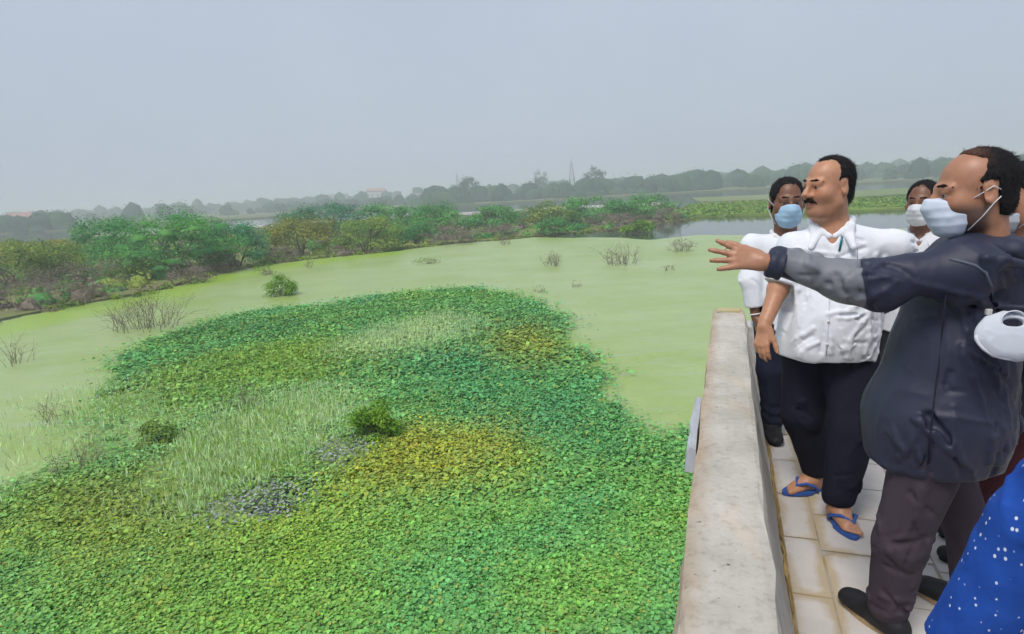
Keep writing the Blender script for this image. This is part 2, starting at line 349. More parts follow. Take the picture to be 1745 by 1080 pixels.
# ------------------------------------------------------------------ the weed mat on the water (nobody could count its leaves)
MAT = poly_w([(-60, 860), (0, 822), (70, 800), (140, 765), (120, 720), (170, 680), (205, 640), (212, 602), (260, 577), (340, 557), (420, 532), (560, 520), (640, 505), (720, 497), (810, 492), (870, 505), (930, 525),
              (965, 556), (958, 590), (1000, 602), (1020, 640), (1018, 680), (1055, 712), (1100, 746), (1150, 755), (1178, 738), (1215, 742), (1230, 1079), (1235, 1300), (-400, 1300), (-400, 1079), (-300, 870)])
HOLE = poly_w([(-100, 790), (0, 745), (70, 728), (130, 742), (120, 770), (60, 795), (0, 815), (-100, 850)])
def Z(*p): return poly_w(p)
ZONES = [  # polygon, colour, blend
    (Z((200, 600), (300, 562), (520, 535), (640, 515), (800, 492), (945, 535), (900, 562), (600, 565), (400, 590), (230, 640)), (.19, .44, .09), .6),
    (Z((225, 640), (420, 590), (560, 575), (640, 600), (580, 660), (400, 690), (120, 720)), (0.286, 0.468, 0.065), .75),
    (Z((620, 640), (760, 600), (960, 610), (1010, 660), (1050, 720), (1170, 770), (1170, 850), (900, 760), (760, 715), (640, 690)), (0.098, 0.390, 0.143), .7),
    (Z((300, 560), (520, 540), (545, 552), (400, 580), (310, 585)), (0.052, 0.260, 0.091), .6),
    (Z((560, 605), (640, 565), (760, 538), (815, 548), (770, 585), (620, 612)), (0.546, 0.676, 0.286), .75),
    (Z((255, 800), (330, 720), (450, 680), (570, 668), (610, 700), (570, 760), (490, 790), (430, 850), (320, 885), (255, 855)), (0.494, 0.676, 0.260), .62),
    (Z((-80, 800), (0, 700), (200, 650), (330, 690), (250, 760), (100, 810), (0, 850)), (0.364, 0.572, 0.208), .6),
    (Z((640, 745), (720, 712), (830, 735), (890, 780), (850, 812), (700, 832), (560, 855), (470, 885), (560, 800)), (.58, .55, .025), .85),
    (Z((690, 760), (800, 755), (850, 790), (760, 808), (680, 800)), (.49, .43, .03), .8),
    (Z((820, 580), (900, 545), (962, 570), (955, 600), (900, 625), (840, 610)), (0.403, 0.403, 0.039), .8),
    (Z((-60, 930), (60, 880), (150, 850), (260, 830), (360, 890), (520, 880), (640, 840), (640, 900), (480, 975), (300, 975), (150, 965), (-50, 990)), (.44, .55, .035), .8),
    (Z((60, 840), (250, 790), (350, 860), (330, 930), (170, 935), (60, 900)), (0.260, 0.305, 0.046), .75),
    (Z((250, 950), (340, 930), (470, 955), (380, 1000), (270, 1000)), (0.429, 0.403, 0.039), .6),
    (Z((-90, 1010), (250, 975), (520, 920), (700, 880), (760, 940), (560, 1040), (300, 1079), (-90, 1079)), (.34, .56, .06), .55),
]
def mat_colour(x, y):
    k = len(x)
    base = np.array([.155, .50, .175]); alt = np.array([.35, .60, .07])
    f = np.clip(.27+.75*n2(x, y, 2.2, 41), 0, 1)[:, None]
    c = base*(1-f)+alt*f
    teal = np.clip(.9*n2(x, y, 4.5, 51)+.25, 0, 1)[:, None]; c = c*(1-.5*teal)+np.array([.13, .45, .24])*.5*teal
    wx = x+.9*n2(x, y, 1.6, 61); wy = y+.9*n2(x, y, 1.6, 71)
    # soft edges: several jittered tests
    for pl, cc, bl in ZONES:
        s = np.zeros(k)
        for q in range(8):
            s += inside(pl, wx+rng.normal(0, .8, k), wy+rng.normal(0, 1.1, k))
        s = (s/8*bl*np.clip(1.0+.7*n2(x, y, 1.0, 81), .3, 1))[:, None]
        c = c*(1-s)+np.array(cc)*s
    return c
def scatter(n, lo, hi): return rng.uniform(lo[0], hi[0], n), rng.uniform(lo[1], hi[1], n)
def mat_mask(x, y, jit=.35, thin=.72):
    j = jit*(1+y/18)
    wx = x+rng.normal(0, 1, len(x))*j*.5+n2(x, y, 1.4, 91)*.5; wy = y+rng.normal(0, 1, len(x))*j*.5+n2(x, y, 1.4, 95)*.6
    k = inside(MAT, wx, wy) & ~inside(HOLE, wx, wy)
    g = np.zeros(len(x), bool)
    for q in GREY: g |= inside(q, wx, wy)
    sp_ = np.zeros(len(x), bool)
    for i in (5, 6): sp_ |= inside(ZONES[i][0], wx+1.2*n2(x, y, 2.0, 151), wy+1.2*n2(x, y, 2.0, 155))
    return k & ~(g & (rng.random(len(x)) < .93)) & ~(sp_ & (rng.random(len(x)) < thin) & (n2(x, y, 1.3, 141) > -.45))
def frame_ok(x, y):       # what a camera near here could see
    return (np.abs(x) < 1.1*y+3)
parts = []
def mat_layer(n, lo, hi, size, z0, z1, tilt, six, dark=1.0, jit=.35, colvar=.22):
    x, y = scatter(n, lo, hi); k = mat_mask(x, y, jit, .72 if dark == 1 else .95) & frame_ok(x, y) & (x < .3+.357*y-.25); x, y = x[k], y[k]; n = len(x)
    if not n: return
    hgt = n2(x, y, .55, 101, 2)*.5+.5
    bumpy = n2(x, y, 2.8, 111, 2)*.5+.5
    z = WZ + z0 + (z1-z0)*np.clip(.65*hgt+.5*bumpy-.1+rng.normal(0, .12, n), 0, 1.2)
    a = rng.uniform(0, 2*np.pi, n); el = rng.normal(.1, tilt, n)
    D = np.stack([np.cos(a)*np.cos(el), np.sin(a)*np.cos(el), np.sin(el)], 1)
    N = np.array([[0, 0, 1.]])+rng.normal(0, tilt*.75, (n, 3)); N /= np.linalg.norm(N, axis=1)[:, None]
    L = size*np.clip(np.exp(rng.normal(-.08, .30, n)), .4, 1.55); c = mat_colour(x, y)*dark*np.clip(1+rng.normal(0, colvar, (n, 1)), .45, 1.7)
    c *= np.clip(1+rng.normal(0, .06, (n, 3)), .8, 1.25)
    od = rng.random(n) < .012; c[od] = c[od]*.4+np.array([.40, .27, .03])*.6; od = rng.random(n) < .05; c[od] = c[od]*.35+np.array([.48, .56, .10])*.65
    v, f, s, vp = leaf_arrays(np.stack([x, y, z], 1), D, N, L, L*rng.uniform(.7, .95, n), .2, six)
    parts.append((v, f, s, np.repeat(np.clip(c, .005, .9), vp, 0)))
# dark underlayer, then the leaf canopy, nearer = finer
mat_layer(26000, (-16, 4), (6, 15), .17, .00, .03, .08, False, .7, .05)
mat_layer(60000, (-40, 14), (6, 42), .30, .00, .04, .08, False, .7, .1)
mat_layer(210000, (-10.5, 4.2), (4, 10), .054, .03, .17, .30, True)
mat_layer(150000, (-17, 9.5), (6, 18), .078, .03, .18, .30, False)
mat_layer(160000, (-34, 16), (6, 42), .125, .03, .20, .30, False, 1, .5)
def grey_layer(pl, n, size):               # blighted grey blue leaves lying in the gaps
    x, y = scatter(n, pl.min(0)-.3, pl.max(0)+.3); k = inside(pl, x+rng.normal(0, .15, n), y+rng.normal(0, .2, n)); x, y = x[k], y[k]; n = len(x); a = rng.uniform(0, 6.28, n)
    D = np.stack([np.cos(a), np.sin(a), rng.normal(0, .25, n)], 1); D /= np.linalg.norm(D, axis=1)[:, None]; N = np.array([[0, 0, 1.]])+rng.normal(0, .3, (n, 3)); N /= np.linalg.norm(N, axis=1)[:, None]
    L = size*rng.uniform(.6, 1.4, n); c = np.array([.36, .41, .37])*np.clip(1+rng.normal(0, .25, (n, 1)), .4, 1.6)
    g = rng.random(n) < .22; c[g] = np.array([.24, .36, .08])
    v, f, s, vp = leaf_arrays(np.stack([x, y, WZ+.03+.14*rng.random(n)], 1), D, N, L, L*.6, .2, False); parts.append((v, f, s, np.repeat(c, vp, 0)))
for g in GREY: grey_layer(g, 1900, .085)
V, Fc, S, Cc = join_arrays(parts)
put('floating_weed_mat', raw_mesh('floating_weed_mat', V, Fc, S, Cc), M_leaf, kind='stuff', label='dense green and yellow floating weed mat covering the near water', cat='water weeds')

# pale grass standing in the mat
def grass(name, zones, n, hgt, wid, col, label, lean=.35, nb=1):
    pr = []
    for pl, cnt in zip(zones, n):
        lo, hi = pl.min(0), pl.max(0); x, y = scatter(cnt, lo-.8, hi+.8)
        k = inside(pl, x+rng.normal(0, .5, cnt), y+rng.normal(0, .7, cnt)) & (n2(x, y, 1.1, 131)+.25+rng.normal(0, .25, cnt) > 0) & ~inside(GREY[0], x, y) & ~inside(GREY[1], x, y); x, y = x[k], y[k]; q = len(x)
        a = rng.uniform(0, 2*np.pi, q); ln = np.abs(rng.normal(0, lean, q))
        D = np.stack([np.cos(a)*np.sin(ln), np.sin(a)*np.sin(ln), np.cos(ln)], 1)
        L = hgt*rng.uniform(.5, 1.3, q)
        v, f, s, vp = leaf_arrays(np.stack([x, y, np.full(q, WZ+.05)], 1), D, perp(D), L, np.full(q, wid)*rng.uniform(.7, 1.3, q), .1, False)
        c = np.array(col)*np.clip(1+rng.normal(0, .16, (q, 1)), .5, 1.5)*np.clip(1+rng.normal(0, .05, (q, 3)), .8, 1.2)
        pr.append((v, f, s, np.repeat(c, vp, 0)))
    V, Fc, S, Cc = join_arrays(pr)
    return put(name, raw_mesh(name, V, Fc, S, Cc), M_leaf, kind='stuff', label=label, cat='grass')
grass('pale_grass', [ZONES[4][0], ZONES[5][0], ZONES[6][0]], [15000, 18000, 6000], .24, .022, (.60, .78, .42), 'pale whitish green reed grass standing among the floating weeds')
grass('bright_grass', [ZONES[1][0], Z((420, 800), (560, 760), (610, 740), (600, 780), (470, 840), (420, 850)), Z((270, 740), (430, 690), (560, 690), (440, 790), (380, 850), (280, 860))], [9000, 5500, 6500], .21, .028, (.34, .52, .08), 'bright yellow green grass tufts among the floating weeds')
# ------------------------------------------------------------------ shrubs and trees
def branch(p, d, length, r, depth, out, spread=.6, seg=3, droop=0):
    pts = [np.array(p, float)]; dd = norm(d)
    for i in range(seg):
        dd = norm(dd+rng.normal(0, .16, 3)+np.array([0, 0, droop])); pts.append(pts[-1]+dd*length/seg)
    out.append((np.array(pts), np.linspace(r, r*.45, seg+1)))
    if depth:
        for k in range(rng.integers(2, 4)):
            t = rng.integers(1, seg+1); nd = norm(dd+rng.normal(0, spread, 3)); branch(pts[t], nd, length*rng.uniform(.5, .75), r*.5, depth-1, out, spread, seg, droop)
def _dome():
    v = [(0, 0, 1.)]; f = []
    for i, el in enumerate((.75, .3, -.25)):
        for k in range(8): a = 2*math.pi*(k+.5*i)/8; c_ = math.sqrt(1-el*el); v.append((c_*math.cos(a), c_*math.sin(a), el))
    for k in range(8): f.append((0, 1+k, 1+(k+1) % 8))
    for i in range(2):
        for k in range(8): a, b = 1+8*i+k, 1+8*i+(k+1) % 8; f.append((a, a+8, b+8, b))
    return np.array(v), f
DOME_V, DOME_F = _dome(); DOME_I = np.array([i for q in DOME_F for i in q]); DOME_S = np.array([len(q) for q in DOME_F])
def cores(C, Rr, col, r):
    """rough inner masses so that foliage is not see-through"""
    n = len(C); V = C[:, None]+DOME_V[None]*Rr[:, None]*r.uniform(.8, 1.08, (n, len(DOME_V), 1)); I = (np.arange(n)*len(DOME_V))[:, None]+DOME_I[None]
    return V.reshape(-1, 3), I.ravel(), np.tile(DOME_S, n), np.repeat(col, len(DOME_V), 0)
def crown_mesh(name, c, rx, ry, rz, n, leaf, cols, seed, clumps=26, flat=.0, gap=.0, solid=True):
    """leaves in many clumps spread through a domed volume; outline uneven"""
    r = np.random.default_rng(seed); P = []; K = []; up = []; CC = []; CR = []; CS = []
    for i in range(clumps):
        d = r.normal(0, 1, 3); d /= np.linalg.norm(d); d[2] = r.uniform(-.72, 1.0); hs = math.sqrt(1-min(.98, d[2]**2))/(math.hypot(d[0], d[1])+1e-6); d[0] *= hs; d[1] *= hs
        q = r.uniform(.45, 1.0)**.6
        cc = np.array([d[0]*rx, d[1]*ry, d[2]*rz])*q*r.uniform(.74, .96)
        cs = r.uniform(.24, .42)*np.array([rx*.9, ry*.9, rz])
        CC.append(cc); CR.append(cs*.30)
        m_ = int(n/clumps*r.uniform(.6, 1.4)); dd = r.normal(0, 1, (m_, 3)); dd /= np.linalg.norm(dd, axis=1)[:, None]
        dd[:, 2] = np.where(dd[:, 2] < -.3, -dd[:, 2], dd[:, 2])
        P.append(cc+dd*cs*(r.uniform(.55, 1.08, (m_, 1)))); shade = r.uniform(0, 1); CS.append(shade)
        K.append(np.full(m_, shade)); up.append(dd)
    CC.append(None); P = np.concatenate(P)+np.array(c); K = np.concatenate(K); U = np.concatenate(up); k = len(P)
    P += r.normal(0, leaf*.5, P.shape)
    N = U+np.array([0, 0, .4])+r.normal(0, .42, (k, 3)); N /= np.linalg.norm(N, axis=1)[:, None]
    D = np.cross(N, r.normal(0, 1, (k, 3))); D /= np.linalg.norm(D, axis=1)[:, None]+1e-9
    L = leaf*r.uniform(.6, 1.4, k)
    v, f, s, vp = leaf_arrays(P, D, N, L, L*.62, .15, False)
    cols = np.array(cols, float); kk = np.clip(K+r.normal(0, .18, k), 0, .999)*(len(cols)-1); i0 = kk.astype(int); fr = (kk-i0)[:, None]
    cl = cols[i0]*(1-fr)+cols[np.minimum(i0+1, len(cols)-1)]*fr; cl = cl*np.clip(1+r.normal(0, .10, (k, 1)), .5, 1.6)
    if not solid: return raw_mesh(name, v, f, s, np.repeat(np.clip(cl, .004, .9), vp, 0))
    cs_ = np.array(CS)*(len(cols)-1); i0 = np.minimum(cs_.astype(int), len(cols)-2); fr = (cs_-i0)[:, None]; cc_ = cols[i0]*(1-fr)+cols[i0+1]*fr
    return raw_mesh(name, *join_arrays([(v, f, s, np.repeat(np.clip(cl, .004, .9), vp, 0)), cores(np.array(CC[:-1])+np.array(c), np.array(CR), cc_*.9, r)]))
GREEN = [(.06, .25, .08), (.10, .36, .09), (.18, .47, .10)]
TEAL = [(.04, .20, .11), (.06, .27, .13), (.09, .33, .13)]
OLIVE = [(.13, .24, .05), (.22, .34, .07), (.33, .42, .08)]
YELL = [(.18, .22, .05), (.28, .31, .06), (.37, .36, .07)]
BROWN = [(.15, .12, .105), (.22, .18, .15), (.29, .235, .19)]
LIME = [(.10, .24, .02), (.17, .36, .03), (.27, .45, .04)]
def shrub(px, py, wpx, hpx, cols, label, name='shrub', cat='shrub', n=2600, group=None, leaf=None, twigs=5, Yoff=0, clumps=26, trunk=True, zb=.06, low=.42):
    """base at photo point (px,py) on the bank, width and height measured in photo pixels at that distance"""
    g = at_z(px, py, WZ+zb); dist = g[1]*math.cos(PITCH)+ (EYE-WZ)*math.sin(PITCH); s = dist/F_PX
    rx = wpx*s/2; hh = hpx*s; leaf = leaf or max(.05, .0030*dist); n = int(n*1.4); hh *= 1.12
    root = empty(name, g, label, cat, group)
    c = g+np.array([0, 0, hh*low]); ry = min(rx, max(.5*rx, hh*.8))
    bs = []
    for k in range(twigs):
        an = rng.uniform(0, 6.28); branch(g+np.array([rng.normal(0, .08*rx), rng.normal(0, .08*rx), -.3]), (math.cos(an)*.55*rx/hh, math.sin(an)*.55*rx/hh, .9), hh*.62, max(.012, .022*hh), 2, bs, .5)
    put('trunk', tubes_mesh('trunk', bs, 5), M_bark, root)
    put('crown', crown_mesh('crown', c, rx, ry, hh*(1-low)*.98, n, leaf, cols, int(px*7+py), clumps), M_tree, root)
    return root
def dry_shrub(px, py, wpx, hpx, label, n=1.0, flecks=500, name='dry_shrub', zb=0.0, col=BROWN, thick=1.0, group=None, fl_leaf=None):
    g = at_z(px, py, WZ+zb); dist = g[1]; s = dist/F_PX; rx = wpx*s/2; hh = hpx*s
    flecks = int(flecks*1.5); root = empty(name, g, label, 'dry shrub', group); bs = []; g0 = g+np.array([0, 0, -.16])
    for k in range(int(8*n)):
        an = rng.uniform(0, 6.28); q = rng.uniform(0, .75)
        p = g+np.array([math.cos(an)*rx*q, math.sin(an)*min(rx, 1.5)*q, -.1])
        bs.append((np.array([g0, (g0+p)/2+np.array([0, 0, -.02]), p]), np.full(3, thick*max(.008, .00042*dist))))
        branch(p, (math.cos(an)*.35*rx/max(hh, .1)+rng.normal(0, .2), math.sin(an)*.3, 1), hh*rng.uniform(.45, .8), thick*max(.008, .00042*dist), 2, bs, .55)
    put('branches', tubes_mesh('branches', bs, 4), M_twig, root)
    if flecks:
        put('dead_leaves', crown_mesh('dead_leaves', g+np.array([0, 0, hh*.35]), rx, min(rx, hh*1.2), hh*.55, flecks, fl_leaf or max(.03, .0017*dist), col, int(px+py*3), 18, solid=False), M_tree, root)
    return root
# the wooded left bank, nearest things first
shrub(285, 470, 300, 98, GREEN, 'broad dark green spreading tree, biggest on the left bank', 'thorn_tree', 'tree', 9000, clumps=60)
shrub(195, 452, 130, 78, GREEN, 'rounded green tree at the left end of the big dark tree', 'thorn_tree', 'tree', 4200, clumps=34)
shrub(400, 455, 130, 72, TEAL, 'dark green bush at the right end of the big dark tree', 'bush', 'bush', 4200, clumps=34)
shrub(515, 434, 135, 62, YELL, 'yellowish brown flowering bush right of the big dark tree', 'bush', 'bush', 4200, clumps=34)
shrub(625, 428, 130, 58, OLIVE, 'olive green bush at water edge before the teal tree', 'bush', 'bush', 3600, clumps=30)
shrub(560, 405, 200, 54, TEAL, 'wide teal green tree behind the yellowish bush', 'thorn_tree', 'tree', 6000, clumps=44)
shrub(660, 405, 130, 52, GREEN, 'deep green tree behind the olive bush', 'thorn_tree', 'tree', 4000, clumps=34)
shrub(750, 402, 130, 48, GREEN, 'mid green tree left of the brown thicket on the shore', 'thorn_tree', 'tree', 3600, clumps=30)
shrub(840, 392, 120, 42, GREEN, 'low green tree above the brown thicket on the shore', 'thorn_tree', 'tree', 3200, clumps=30)
shrub(930, 386, 110, 36, OLIVE, 'olive grey tree over the shore where algae ends', 'thorn_tree', 'tree', 2800, clumps=26)
shrub(1010, 380, 120, 42, GREEN, 'bright green tree near the right end of the bank', 'thorn_tree', 'tree', 3000, clumps=30)
shrub(1100, 374, 120, 38, GREEN, 'green tree at the tip of the bank by grey water', 'thorn_tree', 'tree', 3000, clumps=30)
shrub(955, 399, 90, 24, GREEN, 'small green bush at water edge under the olive tree', 'bush', 'bush', 2000, clumps=20)
shrub(1085, 396, 60, 17, LIME, 'flat lime green bush alone in the grey water', 'bush', 'bush', 1400, clumps=16, zb=.05, twigs=3)
shrub(230, 478, 110, 40, OLIVE, 'small yellow green bush at the foot of the big dark tree', 'bush', 'bush', 2400, clumps=20)
shrub(290, 462, 70, 40, TEAL, 'small pale teal bush in front of the big dark tree', 'bush', 'bush', 1800, clumps=18)
for i, (px, py, wp, hp, nn, lb) in enumerate([
        (150, 516, 170, 84, 4200, 'large grey brown leafless thicket on the left bank'),
        (40, 520, 170, 70, 3600, 'grey brown thicket below the yellow green bushes at far left'),
        (325, 482, 70, 34, 1500, 'small brown dry bush at water edge below the dark tree'),
        (375, 462, 60, 50, 1500, 'purplish dry bush against the right side of the dark tree'),
        (480, 444, 70, 30, 1400, 'brown dry bush under the yellowish flowering bush'),
        (770, 415, 120, 34, 2600, 'long grey brown thicket at water edge in mid shore'),
        (850, 404, 80, 26, 1800, 'grey brown thicket at the shore where grey water begins'),
        (1040, 388, 130, 30, 2600, 'dark brown bare thicket below the bright green tree'),
        (1140, 376, 70, 24, 1500, 'brown thicket at the outer tip of the bank')]):
    dry_shrub(px, py, wp, hp, lb, 1.4, nn, zb=.05)
for px, py, wp, hp, cc, lb in [(25, 490, 150, 75, OLIVE, 'yellow green bush cut by the left picture edge'), (95, 480, 130, 62, OLIVE, 'olive bush between the left edge bush and grey thicket'),
                               (60, 455, 190, 42, YELL, 'pale yellow green low bush behind the left edge bushes'), (700, 415, 90, 34, GREEN, 'green bush left of the long brown shore thicket')]:
    shrub(px, py, wp, hp, cc, lb, 'bush', 'bush', 3600, clumps=30)
# things standing in the algae
shrub(478, 503, 62, 32, LIME, 'small round bright green bush standing alone in the algae', 'bush', 'bush', 2000, clumps=48, leaf=.09, zb=0, twigs=4, low=.28)
shrub(645, 748, 92, 62, LIME, 'bright green bush growing up out of the weed mat', 'bush', 'bush', 2600, clumps=30, leaf=.07, zb=0, low=.3)
shrub(270, 757, 66, 36, OLIVE, 'small ragged green bush in the left weeds', 'bush', 'bush', 1000, clumps=26, leaf=.07, zb=0, low=.3)
dry_shrub(942, 453, 38, 28, 'dark dry shrub stump in the algae, left of the wide one', 1.6, 160)
dry_shrub(1063, 450, 72, 36, 'wide dry twig shrub standing in the algae', 3.4, 160)
dry_shrub(1160, 428, 56, 26, 'dry twig shrub in the algae nearest the grey water', 2.4, 120)
dry_shrub(727, 449, 55, 12, 'low drowned greenish shrub in the algae', 1.2, 300, col=OLIVE)
dry_shrub(920, 498, 22, 14, 'tiny dark snag in the algae above the weed mat', .8, 40)
dry_shrub(983, 488, 22, 12, 'tiny dark snag in the algae below the dry stump', .8, 40)
dry_shrub(860, 417, 22, 14, 'small dry sprig in the algae close to the shore', .8, 60)
dry_shrub(1140, 460, 34, 10, 'faint drowned twigs in the algae below the wide dry shrub', .8, 60)
dry_shrub(455, 468, 40, 14, 'low dark drowned shrub behind the round green bush', 1, 200)
dry_shrub(528, 456, 12, 24, 'thin dark snag standing in the algae near shore', .6, 60)
dry_shrub(250, 560, 150, 66, 'big pale leafless shrub at the far edge of the weeds', 7.0, 700)
dry_shrub(25, 620, 70, 50, 'bare twigs in the algae cut by the left edge', 1.8, 60)
dry_shrub(430, 695, 60, 48, 'brownish bare shrub in the middle of the weeds', 1.6, 140)
dry_shrub(135, 800, 110, 70, 'pale brown leafless shrub in the left weeds', 2.0, 200)
dry_shrub(85, 720, 80, 60, 'twiggy shrub at the left edge of the weeds', 1.6, 120, col=OLIVE)

# undergrowth and far woods that read as one mass
def thicket(name, pts, n, leaf, cols, label, core=.55, seed=3, cat='undergrowth'):
    r = np.random.default_rng(seed); parts_ = []; cc_ = []
    for (x, y, z, rad, h) in pts:
        k = max(12, int(n)); d = r.normal(0, 1, (k, 3)); d /= np.linalg.norm(d, axis=1)[:, None]; d[:, 2] = np.abs(d[:, 2])
        P = np.array([x, y, z])+d*np.array([rad, rad*.8, h])*r.uniform(.5, .98, (k, 1)); N = d+r.normal(0, .3, (k, 3))+np.array([0, 0, .3]); N /= np.linalg.norm(N, axis=1)[:, None]
        D = np.cross(N, r.normal(0, 1, (k, 3))); D /= np.linalg.norm(D, axis=1)[:, None]+1e-9; L = leaf*r.uniform(.6, 1.4, k)
        v, f, s, vp = leaf_arrays(P, D, N, L, L*.7, .1, False)
        c0 = np.array(cols[r.integers(len(cols))], float); cc_.append(c0*.9); cl = c0*np.clip(1+r.normal(0, .11, (k, 1)), .5, 1.6); parts_.append((v, f, s, np.repeat(cl, vp, 0)))
    A = np.array(pts)
    if core: parts_.append(cores(A[:, :3], np.stack([A[:, 3]*core, A[:, 3]*.8*core, A[:, 4]*core], 1), np.array(cc_), r))
    V, Fc, S, Cc = join_arrays(parts_)
    return put(name, raw_mesh(name, V, Fc, S, Cc), M_tree, kind='stuff', label=label, cat=cat)
bp = poly_w(BANK); lo, hi = np.array([-75, 30]), np.array([45, 150])
x, y = scatter(2600, lo, hi); k = inside(bp, x, y) & inside(bp, x, y-.5); x, y = x[k], y[k]
thicket('undergrowth', [(a, b_, WZ+.05, rng.uniform(.7, 1.8), rng.uniform(.5, 1.5)) for a, b_ in zip(x, y)], 40, .32, GREEN+GREEN+OLIVE+OLIVE+BROWN+BROWN, 'low tangled undergrowth covering the left bank')
x, y = scatter(1500, np.array([-260, 70]), np.array([-30, 230])); k = (x < -.32*y-8) & inside(bp, x, y); x, y = x[k], y[k]
thicket('field_scrub', [(a, b_, WZ+.05, rng.uniform(1.5, 4), rng.uniform(.3, .8)) for a, b_ in zip(x, y)], 70, .5, [(.2, .27, .05), (.16, .22, .06), (.22, .22, .09)], 'yellow green grass scrub on the far left field', core=0)
fp = poly_w([(1160, 371), (1330, 365), (1620, 353), (1900, 337), (1900, 320), (1620, 338), (1330, 346), (1180, 352)])
x, y = scatter(5000, fp.min(0), fp.max(0)); k = inside(fp, x, y); x, y = x[k], y[k]
thicket('field_grass', [(a, b_, WZ+.3, rng.uniform(1, 2.5), rng.uniform(.15, .5)) for a, b_ in zip(x, y)][:1300], 24, .5, [(.18, .34, .04), (.14, .28, .04), (.24, .33, .07)], 'bright green marsh grass behind the grey water', core=0)
# bright sedge along the water's edge
E_ = poly_w([(-300, 640), (0, 546), (120, 521), (240, 501), (300, 488), (360, 469), (450, 451), (560, 438), (640, 431), (760, 416), (872, 407), (960, 399), (1060, 391), (1120, 381), (1175, 374)]); sp_ = []
for a_, b_ in zip(E_[:-1], E_[1:]):
    for q in range(max(2, int(np.linalg.norm(b_-a_)/.45))):
        t_ = rng.random(); p_ = a_*(1-t_)+b_*t_; sp_.append((p_[0]+rng.normal(0, .5), p_[1]+rng.normal(.3, .5), WZ, rng.uniform(.3, .9), rng.uniform(.15, .5)))
thicket('shore_sedge', sp_, 40, .2, [(.24, .36, .04), (.16, .26, .05), (.22, .20, .10), (.18, .15, .11)], 'fringe of sedge and dead stalks along the far water edge', seed=21, cat='sedge', core=0)
# far woods, rank behind rank
pts = []
def rank(x0, x1, y0, y1, n, h0, h1):
    for i in range(int(n*.8)):
        a = rng.uniform(x0, x1); b_ = rng.uniform(y0, y1); h = rng.uniform(h0, h1)*(1+.35*float(n2(np.array([a]), np.array([b_]), 45, 7)[0]))
        r_ = h*rng.uniform(.5, .85); pts.append((a, b_, WZ+.4+h*.25, r_, h*.78)); pts.append((a+rng.normal(0, r_*.4), b_, WZ+.4, r_*1.1, h*.5))
rank(-40, 420, 300, 420, 300, 7, 12); rank(180, 420, 250, 330, 110, 7, 11)
rank(-170, -40, 380, 480, 90, 4, 8); rank(-260, -165, 300, 340, 8, 8, 10)
rank(-700, -120, 520, 720, 300, 7, 14); rank(-200, 1000, 520, 760, 420, 9, 15); rank(380, 900, 230, 420, 180, 7, 12)
rank(-215, -170, 245, 268, 22, 6, 9.5); rank(-520, -240, 300, 420, 60, 4, 8)
thicket('far_woods', pts, 46, 1.15, [(.025, .085, .045), (.035, .11, .05), (.05, .13, .05)], 'long hazy belt of woods along the horizon', cat='woods', seed=9, core=.84)
def far_tree(px, D, h, w_, label):
    g = at_y(px, 400, D); g[2] = WZ+.5; root = empty('far_tree', g, label, 'tree'); bs = []
    branch(g, (0, 0, 1), h*.7, h*.03, 2, bs, .5)
    put('trunk', tubes_mesh('trunk', bs, 5), M_bark, root)
    put('crown', crown_mesh('crown', g+np.array([0, 0, h*.62]), w_, w_, h*.42, 900, .9, [(.03, .09, .04), (.045, .13, .05)], int(px), 22), M_tree, root)
far_tree(805, 330, 12.5, 6.0, 'dark rounded far tree standing out left in the horizon woods')
far_tree(925, 420, 17, 5.0, 'tall thin crowned far tree above the horizon woods')
far_tree(1015, 330, 14, 6.5, 'high domed far tree right of the lattice tower')

# far buildings and towers
M_wall = simple('pale_plaster', (.62, .58, .55), .8, .2, .08, .3); M_roof = simple('red_roof', (.42, .23, .19), .8, .2, .12, .4); M_win = simple('dark_window', (.05, .055, .06), .3, .5, .1)
M_steel = simple('grey_steel', (.20, .21, .22), .5, .4, .1, 1)
def house(px, D, wd, dp, ht, label, roof='gable', nwin=4, floors=1, zb=0):
    g = at_y(px, 400, D); g[2] = WZ+.55+zb; root = empty('house', g, label, 'house')
    bm = bmesh.new(); add_box(bm, g+np.array([-wd/2, -dp/2, -zb-.2]), g+np.array([wd/2, dp/2, ht])); put('wall', bm_mesh('wall', bm), M_wall, root)
    bm = bmesh.new()
    if roof == 'gable':
        v = [bm.verts.new(g+np.array(p)) for p in ((-wd/2-.6, -dp/2-.6, ht+.01), (wd/2+.6, -dp/2-.6, ht+.01), (wd/2+.6, dp/2+.6, ht+.01), (-wd/2-.6, dp/2+.6, ht+.01), (-wd/2+1, 0, ht+2.6), (wd/2-1, 0, ht+2.6))]
        for f in ((0, 1, 5, 4), (2, 3, 4, 5), (1, 2, 5), (3, 0, 4), (3, 2, 1, 0)): bm.faces.new([v[i] for i in f])
    else: add_box(bm, g+np.array([-wd/2-.4, -dp/2-.4, ht+.01]), g+np.array([wd/2+.4, dp/2+.4, ht+.5]))
    put('roof', bm_mesh('roof', bm), M_roof if roof == 'gable' else M_wall, root)
    for fl in range(floors):
        for i in range(nwin):
            cx = -wd/2+wd*(i+.5)/nwin; z0 = .9+fl*3.2
            bm = bmesh.new(); add_box(bm, g+np.array([cx-.7, -dp/2-.06, z0]), g+np.array([cx+.7, -dp/2+.02, z0+1.4])); put('window', bm_mesh('window', bm), M_win, root)
house(42, 330, 15, 9, 4.6, 'white house with reddish roof at far left under the horizon', 'gable', 5, 1, 1.2)
house(648, 600, 18, 9, 5.0, 'far red roofed house in the middle of the horizon', 'gable', 4, 1, 7)
house(577, 600, 24, 10, 7.0, 'long pale flat roofed far building left of the red roof', 'flat', 6, 2, 4)
house(735, 520, 22, 9, 6.0, 'low pale far building left of the dark rounded tree', 'flat', 5, 1, 1)
